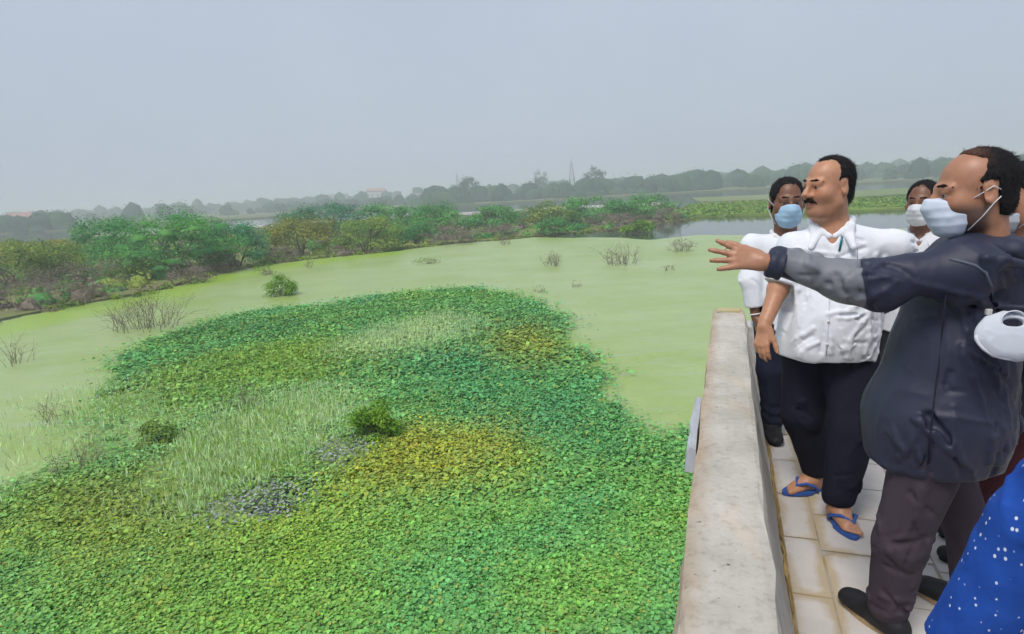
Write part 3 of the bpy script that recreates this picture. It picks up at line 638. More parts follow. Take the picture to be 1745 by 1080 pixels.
def lattice(px, D, h, wb, label):
    g = at_y(px, 400, D); g[2] = WZ+.5; root = empty('lattice_tower', g, label, 'tower'); r_ = .16*D/400
    def cor(i, z):
        s = wb*(1-.8*z/h)/2; return g+np.array([s*(1 if i in (0, 1) else -1), s*(1 if i in (0, 3) else -1), z])
    for i in range(4): put('leg', tubes_mesh('leg', [((cor(i, 0), cor(i, h)), (r_, r_*.7))], 4), M_steel, root)
    br = []; zs = np.linspace(0, h, 9)
    for a_, b_ in zip(zs[:-1], zs[1:]):
        for i in range(4): br.append(((cor(i, a_), cor((i+1) % 4, b_)), r_*.6)); br.append(((cor(i, b_), cor((i+1) % 4, b_)), r_*.5))
    put('bracing', tubes_mesh('bracing', br, 4), M_steel, root)
    put('mast', tubes_mesh('mast', [((g+np.array([0, 0, h-1]), g+np.array([0, 0, h+4])), r_*.6)], 4), M_steel, root)
lattice(978, 420, 21, 5, 'lattice tower rising over the woods, taller of two')
lattice(786, 470, 19, 4, 'faint thin lattice tower left of the dark rounded tree')
# ------------------------------------------------------------------ embankment, walkway, parapet
YAW = .3567; CY = 1/math.sqrt(1+YAW*YAW)
AX = np.array([YAW*CY, CY, 0]); AR = np.array([CY, -YAW*CY, 0])          # along the walkway, and to its right
def wp(s, r_, z): return AX*s + AR*r_ + np.array([0, 0, z])               # s along, r to the right of the camera's line
PT = .50; r_in_t, r_out_t, r_in_b = .135, -.115, .243; END = 5.52
def plaster(name, c1, c2, dots=True):
    m, n, l, b = newmat(name)
    t = noise(n, l, 3.2, 8, .65); r = ramp(n, .32, .68, c1, c2); l.new(t.outputs[0], r.inputs[0])
    t2 = noise(n, l, 26, 6, .7); r2 = ramp(n, .28, .5, (.72, .70, .66), (1, 1, 1)); l.new(t2.outputs[0], r2.inputs[0])
    c = mixrgb(n, l, 1, r.outputs[0], r2.outputs[0], 'MULTIPLY')
    t4 = noise(n, l, 1.1, 5, .6, mapscale=(3, .6, 1)); r4 = ramp(n, .52, .68, (1, 1, 1), (1.05, .88, .70)); l.new(t4.outputs[0], r4.inputs[0])
    c = mixrgb(n, l, 1, c, r4.outputs[0], 'MULTIPLY')
    if dots:
        v = noise(n, l, 34, 3, .55); r3 = ramp(n, .26, .31, (.30, .27, .23), (1, 1, 1)); l.new(v.outputs[0], r3.inputs[0])
        t3 = noise(n, l, 2.3, 3); m3 = ramp(n, .44, .52, (0, 0, 0), (1, 1, 1)); l.new(t3.outputs[0], m3.inputs[0])
        c = mixrgb(n, l, m3.outputs[0], c, mixrgb(n, l, 1, c, r3.outputs[0], 'MULTIPLY'))
    l.new(c, b.inputs['Base Color']); b.inputs['Roughness'].default_value = .9; b.inputs['Specular IOR Level'].default_value = .2
    bump(n, l, b, t2.outputs[0], .5, .006); return m
M_para = plaster('parapet_plaster', (.43, .405, .345), (.61, .575, .515)); M_face = plaster('parapet_face', (.43, .42, .40), (.57, .55, .52))
def edge_stain(m):                                     # rusty pink wash along the outer edge of the coping
    n, l = m.node_tree.nodes, m.node_tree.links; b = n['Principled BSDF']; src = b.inputs['Base Color'].links[0].from_socket
    tc = n.new('ShaderNodeTexCoord'); dt = n.new('ShaderNodeVectorMath'); dt.operation = 'DOT_PRODUCT'; l.new(tc.outputs['Object'], dt.inputs[0]); dt.inputs[1].default_value = tuple(AR)
    t = noise(n, l, 5, 5); ad = n.new('ShaderNodeMath'); ad.operation = 'MULTIPLY_ADD'; l.new(t.outputs[0], ad.inputs[0]); ad.inputs[1].default_value = .12; l.new(dt.outputs['Value'], ad.inputs[2])
    off = n.new('ShaderNodeMath'); off.operation = 'ADD'; l.new(ad.outputs[0], off.inputs[0]); off.inputs[1].default_value = .5
    r = ramp(n, .44, .52, (.80, .62, .46), (1, 1, 1)); e = r.color_ramp.elements.new(.41); e.color = (.95, .92, .88, 1); l.new(off.outputs[0], r.inputs[0])
    l.new(mixrgb(n, l, .8, src, mixrgb(n, l, 1, src, r.outputs[0], 'MULTIPLY')), b.inputs['Base Color'])
edge_stain(M_para)
M_end = plaster('ochre_plaster', (.46, .42, .24), (.56, .52, .34), False)
def prism(bm, sec, s0, s1, step=.14, jit=.004):
    """section (r,z) ring swept along the walkway with slightly uneven edges"""
    k = max(2, int((s1-s0)/step)); rows = []
    for i in range(k+1):
        s = s0+(s1-s0)*i/k
        rows.append([bm.verts.new(wp(s, r_+random.gauss(0, jit), z+random.gauss(0, jit*.5))) for r_, z in sec])
    nn = len(sec)
    for i in range(k):
        for j in range(nn): bm.faces.new((rows[i][j], rows[i][(j+1) % nn], rows[i+1][(j+1) % nn], rows[i+1][j]))
    bm.faces.new(rows[0][::-1]); bm.faces.new(rows[-1]); bmesh.ops.recalc_face_normals(bm, faces=bm.faces)
pw = empty('parapet_wall', wp(2, 0, 0), 'weathered grey concrete parapet running along the walkway edge above the lake', 'parapet')
bm = bmesh.new(); prism(bm, [(r_in_b, -.02), (r_in_b-.012, .03), (r_in_t+.004, PT-.03), (r_in_t-.004, PT-.005), (r_in_t-.025, PT), (0, PT+.004), (r_out_t+.03, PT), (r_out_t+.004, PT-.012), (r_out_t, PT-.04), (r_out_t-.02, -.02)], -2.5, END)
put('wall_body', bm_mesh('wall_body', bm), M_para, pw)
bm = bmesh.new(); prism(bm, [(r_in_b-.004, -.004), (r_in_b-.002, .012), (r_in_b+.004, .010), (r_in_b+.012, -.004)], -2.5, END-.04, .05, .004)
put('mortar_fillet', bm_mesh('mortar_fillet', bm), simple('ochre_mortar', (.36, .25, .10), .95, .1, .35, 9, .6), pw)
bm = bmesh.new(); prism(bm, [(r_in_t-.03, PT+.001), (r_in_t-.03, PT+.014), (r_out_t+.035, PT+.014), (r_out_t+.035, PT+.001)], END-.16, END-.01, .05)
put('end_cap', bm_mesh('end_cap', bm), M_end, pw)
er = empty('end_parapet', wp(END, 1, 0), 'far end parapet of the walkway, mostly hidden behind the men', 'parapet')
bm = bmesh.new()
for i in range(1):
    v = [bm.verts.new(wp(s, r_, z)) for s in (END+.002, END+.27) for r_, z in ((r_out_t, -.02), (4.5, -.02), (4.5, PT-.16), (r_out_t, PT-.16))]
    for f in ((0, 1, 2, 3), (7, 6, 5, 4), (0, 4, 5, 1), (1, 5, 6, 2), (2, 6, 7, 3), (3, 7, 4, 0)): bm.faces.new([v[j] for j in f])
bmesh.ops.recalc_face_normals(bm, faces=bm.faces); put('wall_body', bm_mesh('wall_body', bm), M_face, er)
# grey stub post on the outer face
cp = empty('concrete_post', wp(2.55, -.17, 0), 'small pale grey rounded post on the outer side of the parapet', 'post')
bm = bmesh.new(); prism(bm, [(r_out_t-.006, PT-.16), (r_out_t-.006, PT-.05), (r_out_t-.03, PT-.04), (r_out_t-.045, PT-.06), (r_out_t-.055, PT-.16)], 2.62, 3.30, .1, .002)
put('shaft', bm_mesh('shaft', bm), simple('pale_pipe', (.50, .53, .58), .6, .3, .08, 12), cp)
# retaining wall and fill below the walkway
bm = bmesh.new(); prism(bm, [(r_out_t-.03, -.021), (4.6, -.021), (4.6, -4.6), (r_out_t-.12, -4.6)], -6, END+.25, 1.0, 0)
put('embankment', bm_mesh('embankment', bm), M_face, kind='structure')
# paving: joint bed, then every slab
m, n, l, b = newmat('joint_bed'); t = noise(n, l, 4, 5); r = ramp(n, .4, .62, (.34, .24, .10), (.40, .37, .33)); l.new(t.outputs[0], r.inputs[0]); l.new(r.outputs[0], b.inputs['Base Color']); b.inputs['Roughness'].default_value = .95
bm = bmesh.new(); v = [bm.verts.new(wp(s, r_, -.006)) for s, r_ in ((-3, r_in_b-.1), (END, r_in_b-.1), (END, 4.5), (-3, 4.5))]; bm.faces.new(v[::-1]); bmesh.ops.recalc_face_normals(bm, faces=bm.faces)
walk = put('walkway', bm_mesh('walkway', bm), m, kind='structure')
m, n, l, b = newmat('paving_slab'); MS = m
t = noise(n, l, 3.0, 7, .65); r = ramp(n, .3, .7, (.50, .465, .43), (.64, .60, .565)); l.new(t.outputs[0], r.inputs[0])
t2 = noise(n, l, 3.4, 7, .7); r2 = ramp(n, .60, .72, (0, 0, 0), (1, 1, 1)); l.new(t2.outputs[0], r2.inputs[0])
att = n.new('ShaderNodeAttribute'); att.attribute_name = 'tint'; sp = n.new('ShaderNodeSeparateColor'); l.new(att.outputs['Color'], sp.inputs[0])
t5 = noise(n, l, 9, 5, .6); ad = n.new('ShaderNodeMath'); ad.operation = 'MULTIPLY_ADD'; l.new(t2.outputs[0], ad.inputs[0]); ad.inputs[1].default_value = .75; l.new(sp.outputs[0], ad.inputs[2])
r5 = ramp(n, .58, .74, (0, 0, 0), (1, 1, 1)); l.new(ad.outputs[0], r5.inputs[0])
fac = n.new('ShaderNodeMath'); fac.operation = 'MULTIPLY'; l.new(r5.outputs[0], fac.inputs[0]); fac.inputs[1].default_value = .7
c = mixrgb(n, l, fac.outputs[0], r.outputs[0], (.43, .32, .16)); l.new(c, b.inputs['Base Color']); b.inputs['Roughness'].default_value = .85; b.inputs['Specular IOR Level'].default_value = .25
t6 = noise(n, l, 40, 5); bump(n, l, b, t6.outputs[0], .25, .003)
def slab(s0, s1, a0, a1):
    g = .0035; hh = random.gauss(0, .0012)
    k = 8; V = []; S2 = []
    for i in range(k+1):
        for j in range(k+1):
            u, v_ = i/k, j/k; e = min(u, 1-u, v_, 1-v_)
            V.append(wp(s0+g+(s1-s0-2*g)*u, a0+g+(a1-a0-2*g)*v_, .001+hh-(.004 if e == 0 else 0)))
            S2.append(1-min(1, min(min(u, 1-u)*(s1-s0), min(v_, 1-v_)*(a1-a0))/.085))
    q = [(i*(k+1)+j, i*(k+1)+j+1, (i+1)*(k+1)+j+1, (i+1)*(k+1)+j) for i in range(k) for j in range(k)]
    near = [max(0, 1-abs((Vector(p).dot(Vector(AR)))-.42)/.25) for p in V]
    tint = np.stack([np.array(S2)*.46*(.45+.55*np.array(near)), np.zeros(len(V)), np.zeros(len(V))], 1)
    me = raw_mesh('slab', np.array(V), [i for f in q for i in f], [4]*len(q), tint); put('slab', me, MS, walk)
s = -.8; i = 0
edges = [r_in_b+.012, .40]
while s < END-.05:
    L = .40+random.uniform(-.02, .02); slab(s, min(s+L, END), edges[0], edges[1]); s += L
row = 0; a0 = .40
while a0 < 2.6:
    wdt = .42; s = -.9+(row % 2)*.21+random.uniform(-.05, .05)
    while s < END-.05:
        L = .33+random.uniform(-.015, .015); slab(s, min(s+L, END), a0, a0+wdt); s += L
    a0 += wdt; row += 1
# ------------------------------------------------------------------ bodies and clothes as continuous surfaces
class Field:
    def __init__(s): s.ops = []
    def add(s, fn, op='u', k=.02): s.ops.append((fn, op, k)); return s
    def cone(s, a, b_, ra, rb=None, k=.02, op='u', sq=None):
        a = np.asarray(a, float); b_ = np.asarray(b_, float); rb = ra if rb is None else rb; d = b_-a; L2 = d@d+1e-12
        if sq is not None: nv = norm(sq[0]); sf = 1/sq[1]-1
        def fn(P):
            v = P-a; t = np.clip(v@d/L2, 0, 1)
            q = v-t[:, None]*d
            if sq is not None: q = q+np.outer(q@nv, nv)*sf
            ln = np.sqrt((q*q).sum(1)); r_ = ra+(rb-ra)*t
            if sq is not None:
                tr = np.sqrt(((v-t[:, None]*d)**2).sum(1)); return (ln-r_)*np.where(ln > 1e-6, tr/np.maximum(ln, 1e-6), 1)
            return ln-r_
        return s.add(fn, op, k)
    def ell(s, c, r_, Rm=None, k=.02, op='u'):
        c = np.asarray(c, float); r_ = np.asarray(r_, float); Rm = np.eye(3) if Rm is None else np.asarray(Rm)
        def fn(P):
            q = (P-c)@Rm                      # columns of Rm are the local axes
            k0 = np.sqrt(((q/r_)**2).sum(1)); k1 = np.sqrt(((q/r_**2)**2).sum(1)); return k0*(k0-1)/(k1+1e-9)
        return s.add(fn, op, k)
    def plane(s, p, nrm, k=.006):             # keeps the side the normal points away from
        p = np.asarray(p, float); nrm = norm(nrm); return s.add(lambda P: (P-p)@nrm, 'i', k)
    def warp(s, fn): return s.add(fn, 'w', 0)
    def ev(s, P, D0=None):
        D = np.full(len(P), 9.0)
        for fn, op, k in s.ops: D = comb(D, fn(P), op, k)
        return D
def comb(D, d, op, k):
    if op == 'u':
        h = np.clip(.5+.5*(D-d)/k, 0, 1); return D*(1-h)+d*h-k*h*(1-h)
    if op == 's': d = -d; op = 'i'
    if op == 'i':
        h = np.clip(.5-.5*(D-d)/k, 0, 1); return D*(1-h)+d*h+k*h*(1-h)
    return D+d
def surface(F, lo, hi, h):
    lo = np.asarray(lo, float); B = 8; nb = np.ceil((np.asarray(hi)-lo)/(h*B)).astype(int); N = nb*B+1
    bi = np.stack(np.meshgrid(*[np.arange(q) for q in nb], indexing='ij'), -1).reshape(-1, 3); bc = lo+(bi+.5)*B*h
    diag = B*h*.5*1.732; per = [fn(bc) for fn, op, k in F.ops]; Dc = np.full(len(bc), 9.0)
    for (fn, op, k), d in zip(F.ops, per): Dc = comb(Dc, d, op, k)
    act = np.abs(Dc) < diag*1.35+.015
    G = np.repeat(np.repeat(np.repeat(np.where(Dc > 0, 1, -1).reshape(nb).astype(np.float32), B, 0), B, 1), B, 2); G = np.pad(G, ((0, 1),)*3, constant_values=1.0)
    ai = bi[act]; loc = np.stack(np.meshgrid(*[np.arange(B+1)]*3, indexing='ij'), -1).reshape(-1, 3); m3 = len(loc)
    P = (lo+(ai[:, None]*B+loc[None])*h); D = np.full((len(ai), m3), 9.0)
    for (fn, op, k), d in zip(F.ops, per):
        da = d[act]
        if op == 'u': sel = (da-Dc[act] < k+2.4*diag+.02)
        elif op == 's': sel = (da < diag*1.2+k+.01)
        else: sel = np.ones(len(ai), bool)
        if not sel.any(): continue
        D[sel] = comb(D[sel].ravel(), fn(P[sel].reshape(-1, 3)), op, k).reshape(-1, m3)
    gi = ai[:, None]*B+loc[None]; G[gi[..., 0].ravel(), gi[..., 1].ravel(), gi[..., 2].ravel()] = D.ravel()
    sgn = G < 0; acc = {}
    cid = -np.ones([q-1 for q in N], np.int64)
    s8 = sum(sgn[dx:N[0]-1+dx, dy:N[1]-1+dy, dz:N[2]-1+dz].astype(np.int8) for dx in (0, 1) for dy in (0, 1) for dz in (0, 1))
    cells = np.argwhere((s8 > 0) & (s8 < 8)); cid[tuple(cells.T)] = np.arange(len(cells))
    c8 = {}
    for dx in (0, 1):
        for dy in (0, 1):
            for dz in (0, 1): c8[dx, dy, dz] = G[cells[:, 0]+dx, cells[:, 1]+dy, cells[:, 2]+dz]
    sm = np.zeros((len(cells), 3)); ct = np.zeros(len(cells))
    ks = list(c8)
    for i_, a in enumerate(ks):
        for b_ in ks[i_+1:]:
            if sum(abs(a[j]-b_[j]) for j in range(3)) != 1: continue
            va, vb = c8[a], c8[b_]; m_ = (va < 0) != (vb < 0); t = np.where(m_, va/(va-vb+1e-20), 0)
            sm += np.where(m_[:, None], np.array(a)+(np.array(b_)-np.array(a))*t[:, None], 0); ct += m_
    V = lo+(cells+sm/ct[:, None])*h; Q = []
    for ax in range(3):
        s1 = [slice(None)]*3; s2 = [slice(None)]*3; s1[ax] = slice(0, -1); s2[ax] = slice(1, None)
        e = np.argwhere(sgn[tuple(s1)] != sgn[tuple(s2)]); u, v_ = [(1, 2), (2, 0), (0, 1)][ax]
        ok = (e[:, u] > 0) & (e[:, v_] > 0) & (e[:, u] < N[u]-1) & (e[:, v_] < N[v_]-1); e = e[ok]
        fl = sgn[e[:, 0], e[:, 1], e[:, 2]]
        q = []
        for du, dv in ((0, 0), (1, 0), (1, 1), (0, 1)):
            c = e.copy(); c[:, u] -= 1-du; c[:, v_] -= 1-dv; q.append(cid[c[:, 0], c[:, 1], c[:, 2]])
        q = np.stack(q, 1); q[~fl] = q[~fl][:, ::-1]; Q.append(q)
    return V, np.concatenate(Q)
def sdf_mesh(name, F, lo, hi, h, colour):
    V, Q = surface(F, lo, hi, h)
    c = colour(V) if callable(colour) else np.broadcast_to(np.array(colour, float), (len(V), 3))
    return raw_mesh(name, V, Q.ravel(), np.full(len(Q), 4), c, smooth=True)
def folds(amp, freq, stretch=(1, 1, .35), seed=0, zone=None):
    st = np.array(stretch, float)
    def fn(P):
        q = P*freq*st; q = q+.35*vnoise(q*.8+3, seed+4)[:, None]; d = amp*.45*vnoise(q, seed)
        for f_, w_, e_ in ((1.0, 1.0, 5), (1.9, .6, 4)):
            r_ = 1-np.abs(vnoise(q*f_+9, seed+2)); d = d-amp*w_*(r_**e_-.25)
        return d*(zone(P) if zone else 1)
    return fn
def bands(p0, axis_, n, amp, seed=0, near=None, rad=.2):
    """cloth bunching: ripples across an axis, fading away from a point"""
    p0 = np.asarray(p0, float); ax_ = norm(axis_)
    def fn(P):
        v = P-p0; t = v@ax_+.03*vnoise(P*9, seed); f = np.exp(-(v*v).sum(1)/rad**2); return amp*np.sin(t*n)*f
    return fn
def crinkle(K, specs, seed=1):
    """creases: thin ridges and grooves fanning out from where the cloth is pulled; (point, direction, length, count, fan, width)"""
    r = np.random.default_rng(seed); base = Field(); base.ops = list(K.ops)
    def snap(p):
        for _ in range(3):
            q = np.array([p, p+(.004, 0, 0), p+(0, .004, 0), p+(0, 0, .004)]); d = base.ev(q); g = (d[1:]-d[0])/.004; p = p-norm(g)*d[0]*.9
        return p
    for p0, dr, ln, cnt, fan, wd in specs:
        for i in range(cnt):
            p = snap(np.asarray(p0, float)+r.normal(0, .038, 3)); d = norm(np.asarray(dr, float)+r.normal(0, fan, 3)); L = ln*r.uniform(.5, 1.15); k_ = 3; pts = [p]
            for j in range(k_): d = norm(d+r.normal(0, .14, 3)); pts.append(snap(pts[-1]+d*L/k_))
            groove = r.random() < .38; w = wd*r.uniform(.7, 1.25)
            for j in range(k_):
                ra, rb = w*(1-.28*j), w*(1-.28*(j+1))
                K.cone(pts[j], pts[j+1], ra, rb, .013 if not groove else .010, 's' if groove else 'u')
def basis(fwd, up=(0, 0, 1), roll=0):
    f = norm(fwd); r_ = norm(np.cross(f, up)); u = np.cross(r_, f); return np.stack([r_, f, u], 1)   # x right, y forward, z up
def head_field(F, c, Bm, s, stubby=1.0, fat=0.0):
    W_ = lambda p: np.asarray(c)+Bm@(np.array(p, float)*s)
    e = lambda p, r_, k=.02, op='u': F.ell(W_(p), np.array(r_)*s, Bm, k*s, op)
    co = lambda a, b_, ra, rb, k=.02, op='u': F.cone(W_(a), W_(b_), ra*s, rb*s, k*s, op)
    e((0, -.014, .042), (.076, .098, .086)); e((0, .022, -.03), (.062+fat*.5, .070, .088), .03)
    e((0, .070, -.096), (.026+fat*.3, .020, .020), .03)
    for q in (-1, 1):
        e((q*.046, .008, -.066), (.022+fat, .032, .030), .035); e((q*.040, .054, -.022), (.024+fat*.5, .026, .028), .03)
        e((q*.031, .099, .009), (.017, .014, .012), .014, 's')
        e((q*.031, .0765, .0155), (.0165, .0145, .0085), .005); e((q*.031, .0755, .0005), (.0160, .0135, .0070), .005)          # lids over the eye
        co((q*.012, .088, .030), (q*.046, .076, .031), .010, .007, .018)
        e((q*.013, .100, -.026), (.010, .011, .009), .010)
        co((q*.004, .0935, -.055), (q*.022, .085, -.060), .0075, .004, .008); co((q*.004, .092, -.066), (q*.019, .085, -.065), .0085, .004, .008)
        a_ = Bm@np.array([q*.94, -.28, .10]); ex = norm(a_); ey = norm(Bm[:, 1]-ex*(Bm[:, 1]@ex)); ez = np.cross(ex, ey)
        er_ = np.stack([ex, ey, ez], 1)
        F.ell(W_((q*.080, -.012, .000)), np.array((.009, .021, .034))*s, er_, .012*s); F.ell(W_((q*.089, -.004, .004)), np.array((.008, .012, .020))*s, er_, .008*s, 's')
    co((0, .092, .020), (0, .117, -.020), .0082, .0128, .014); e((0, .088, -.061), (.021, .010, .0015), .005, 's')
    return W_
def hand_field(F, wr, f, back, thumb_side, s=1.0, spread=.12, curl=(.25, .3, .35, .4), thumb=(.6, .55), k=.006, wristr=.026):
    """wr wrist, f finger direction, back = normal out of the back of the hand, thumb_side = +1/-1 along cross(f,back)"""
    f = norm(f); nb_ = norm(np.asarray(back)-f*(np.asarray(back)@f)); sd_ = np.cross(f, nb_)*thumb_side; wr = np.asarray(wr, float)
    W_ = lambda a, b_, c_: wr+(f*a+sd_*b_+nb_*c_)*s
    F.cone(W_(-.03, 0, 0), W_(.012, 0, 0), wristr*s, .025*s, .015, sq=(nb_, .75))
    for y_ in (.026, .009, -.009, -.026): F.cone(W_(.012, y_*.6, 0), W_(.086 if abs(y_) < .02 else .08, y_, .002), .0145*s, .0115*s, .012, sq=(nb_, .85))
    F.ell(W_(.035, .026, -.010), np.array((.032, .016, .014))*s, np.stack([f, sd_, nb_], 1), .012)
    for j, (y_, L_, x0) in enumerate(((.027, .070, .082), (.009, .080, .088), (-.010, .074, .085), (-.028, .058, .076))):
        an = spread*(1.5-j)/1.5; d = norm(f*math.cos(an)+sd_*math.sin(an)); p = W_(x0, y_, .002); c = curl[j]; tot = 0
        for sgm, rr in ((.42, .0095), (.32, .0085), (.26, .0075)):
            tot += c; dd = d*math.cos(tot)-nb_*math.sin(tot); q = p+dd*L_*sgm*s; F.cone(p, q, rr*s, rr*.92*s, k); p = q
    d = norm(f*math.cos(thumb[0])+sd_*math.sin(thumb[0])-nb_*.25); p = W_(.018, .024, -.006)
    for L_, rr in ((.042, .0145), (.034, .0110), (.026, .0095)):
        q = p+d*L_*s; F.cone(p, q, rr*s, rr*.88*s, .010); p = q; d = norm(d+f*thumb[1]*.5)
    return W_
def foot_field(F, ank, toe_dir, s=1.0, toes=True):
    t = norm((toe_dir[0], toe_dir[1], 0)); sd_ = np.array([-t[1], t[0], 0]); g = np.array([ank[0], ank[1], 0.0])
    W_ = lambda a, b_, c_: g+(t*a+sd_*b_)*s+np.array([0, 0, c_*s])
    F.cone(W_(-.035, 0, .045), W_(.02, 0, .075), .032*s, .034*s, .03); F.cone(W_(.02, 0, .062), W_(.11, 0, .032), .034*s, .020*s, .03, sq=(sd_, 1.35)); F.cone(W_(-.03, 0, .03), W_(.11, 0, .03), .026*s, .019*s, .03, sq=(sd_, 1.5))
    if toes:
        for b_, L_, rr in ((.030, .165, .0125), (.013, .160, .009), (-.001, .153, .0085), (-.014, .145, .008), (-.026, .135, .0075)):
            F.cone(W_(.10, b_*.9, .030), W_(L_, b_, .026), rr*s*1.1, rr*s, .01)
    return W_
SK = {'fair': (.50, .25, .145), 'mid': (.42, .205, .12), 'dark': (.20, .09, .052)}
def skin_colour(base, c, Bm, s, beard=0.0, lips=(.33, .09, .08), scalp=None):
    base = np.array(base)
    def fn(V):
        q = ((V-np.asarray(c))@Bm)/s; col = np.repeat(base[None], len(V), 0)
        hd = np.abs(q).max(1) < .2
        lp = np.exp(-((q[:, 2]+.061)/.011)**2-(q[:, 0]/.021)**4)*(q[:, 1] > .078)*hd
        col = col*(1-.9*lp[:, None])+np.array(lips)*.9*lp[:, None]
        ck = np.exp(-(((np.abs(q[:, 0])-.04)/.02)**2+((q[:, 2]+.015)/.025)**2))*(q[:, 1] > .03)*hd; col = col*(1+ck[:, None]*np.array([.12, -.02, -.04]))
        if beard:
            bd = np.clip((-.012-q[:, 2])/.03, 0, 1)*np.clip((q[:, 1]+.02)/.02, 0, 1)*np.clip((.13+q[:, 2])/.02, 0, 1)*hd*(1-lp); col = col*(1-beard*bd[:, None])+np.array([.035, .028, .026])*beard*bd[:, None]
        return np.clip(col, .005, .9)
    return fn
def hair_mesh(c, Bm, s, style, h=.0035, col=(.012, .011, .012), stub=1.0):
    F = Field(); e = lambda p, r_, k=.02, op='u': F.ell(np.asarray(c)+Bm@(np.array(p)*s), np.array(r_)*s, Bm, k*s, op)
    e((0, -.016, .043), (.0815, .1035, .0905)); e((0, -.045, -.035), (.066, .062, .055), .04)
    def reg(P):
        q = ((P-np.asarray(c))@Bm)/s; x_, y_, z_ = np.abs(q[:, 0]), q[:, 1], q[:, 2]; wob = .006*vnoise(P*70, 3)+.003*vnoise(P*160, 4)
        if style == 'bald':       # hair on the sides and back, thin over the top
            fr = y_-(.020-.45*np.clip(z_-.035, 0, .05)+1.7*np.clip(z_-.100, 0, .028))
        elif style == 'receding':
            fr = y_-(.018+.65*np.clip(.055-x_, 0, .05)*(z_ > .06)-.25*np.clip(z_-.03, 0, .06)*(x_ > .03))
        else: fr = y_-(.062-.35*np.clip(.06-z_, 0, .06))
        ear = np.where(y_ > -.035, np.where(y_ > .004, -.028, .028)-z_, -.075-z_)
        back = np.where(y_ < -.03, -.080-z_, -1)
        lowr = np.where(y_ > -.035, ear, back)
        return np.maximum(fr, lowr)*s+wob
    F.add(reg, 'i', .006); F.warp(lambda P: .0075*s*np.clip(1+reg(P)/(.026*s), 0, 1)**2); F.warp(lambda P: .0022*vnoise(P*95, 8)+.0012*vnoise(P*220, 9))
    r_ = .16*s; cc = np.asarray(c)
    def hc_(V):
        q = ((V-cc)@Bm)/s; cl = np.repeat(np.array([col]), len(V), 0)
        if style == 'bald':
            t = np.clip((q[:, 1]+.035)/.05, 0, 1)*np.clip((q[:, 2]-.07)/.03, 0, 1); cl = cl*(1-t[:, None])+np.array([.10, .052, .038])*t[:, None]
        return cl
    V, Q = surface(F, cc-r_, cc+r_, h); C_ = hc_(V)
    # loose strands so the outline is not a smooth cap
    rs = np.random.default_rng(17); a, b_, c_ = V[Q[:, 0]], V[Q[:, 1]], V[Q[:, 3]]; nn = np.cross(b_-a, c_-a); nn /= np.linalg.norm(nn, axis=1)[:, None]+1e-12
    pk = rs.integers(0, len(Q), 5200); P = a[pk]; N = nn[pk]; lq = ((P-cc)@Bm)/s
    flow = np.where(lq[:, 2:3] > .07, Bm@np.array([0, -1, .15]), Bm@np.array([0, -.35, -1])); flow = flow+rs.normal(0, .35, P.shape); D = flow-N*(flow*N).sum(1)[:, None]*.85+N*rs.uniform(.05, .45, (len(P), 1)); D /= np.linalg.norm(D, axis=1)[:, None]
    L = s*rs.uniform(.008, .020, len(P)); v, f, sz, vp = leaf_arrays(P-N*.002, D, N, L, np.full(len(P), .0016*s), .1, False)
    cs = np.repeat(hc_(P)*rs.uniform(.6, 2.2, (len(P), 1)), vp, 0)
    V2, F2, S2, C2 = join_arrays([(V, Q.ravel(), np.full(len(Q), 4), C_), (v, f, sz, cs)])
    return raw_mesh('hair', V2, F2, S2, C2, smooth=True)
def face_bits(root, body, c, Bm, s, brow=(.014, .011, .010), moustache=False, eyes=True):
    W_ = lambda p: np.asarray(c)+Bm@(np.array(p, float)*s)
    for q in (-1, 1):
        if eyes:
            bm = bmesh.new(); bmesh.ops.create_uvsphere(bm, u_segments=14, v_segments=10, radius=.0125*s); bmesh.ops.translate(bm, verts=bm.verts, vec=W_((q*.031, .0778, .0085)))
            eo = put('eye', bm_mesh('eye', bm, True), M_eye, root)
            bm = bmesh.new(); bmesh.ops.create_uvsphere(bm, u_segments=10, v_segments=8, radius=.0082*s); bmesh.ops.translate(bm, verts=bm.verts, vec=W_((q*.031, .0838, .0085))); put('iris', bm_mesh('iris', bm, True), M_iris, eo)
        F = Field(); F.cone(W_((q*.013, .0965, .0365)), W_((q*.034, .0890, .0385)), .0034*s, .0038*s, .006).cone(W_((q*.034, .0890, .0385)), W_((q*.054, .0715, .0310)), .0038*s, .0020*s, .006)
        F.warp(lambda P: .0012*vnoise(P*260, 5)); put('eyebrow', sdf_mesh('eyebrow', F, W_((q*.033, .085, .03))-.04*s, W_((q*.033, .085, .03))+.04*s, .0022, brow), M_hair, root)
    if moustache:
        F = Field()
        for q in (-1, 1): F.cone(W_((q*.002, .1015, -.0445)), W_((q*.020, .0945, -.048)), .0065*s, .0062*s, .006).cone(W_((q*.020, .0945, -.048)), W_((q*.031, .0835, -.058)), .0062*s, .003*s, .006)
        F.warp(lambda P: .0016*vnoise(P*240, 6)); cc = W_((0, .09, -.048)); put('moustache', sdf_mesh('moustache', F, cc-.05*s, cc+.05*s, .0024, brow), M_hair, root)
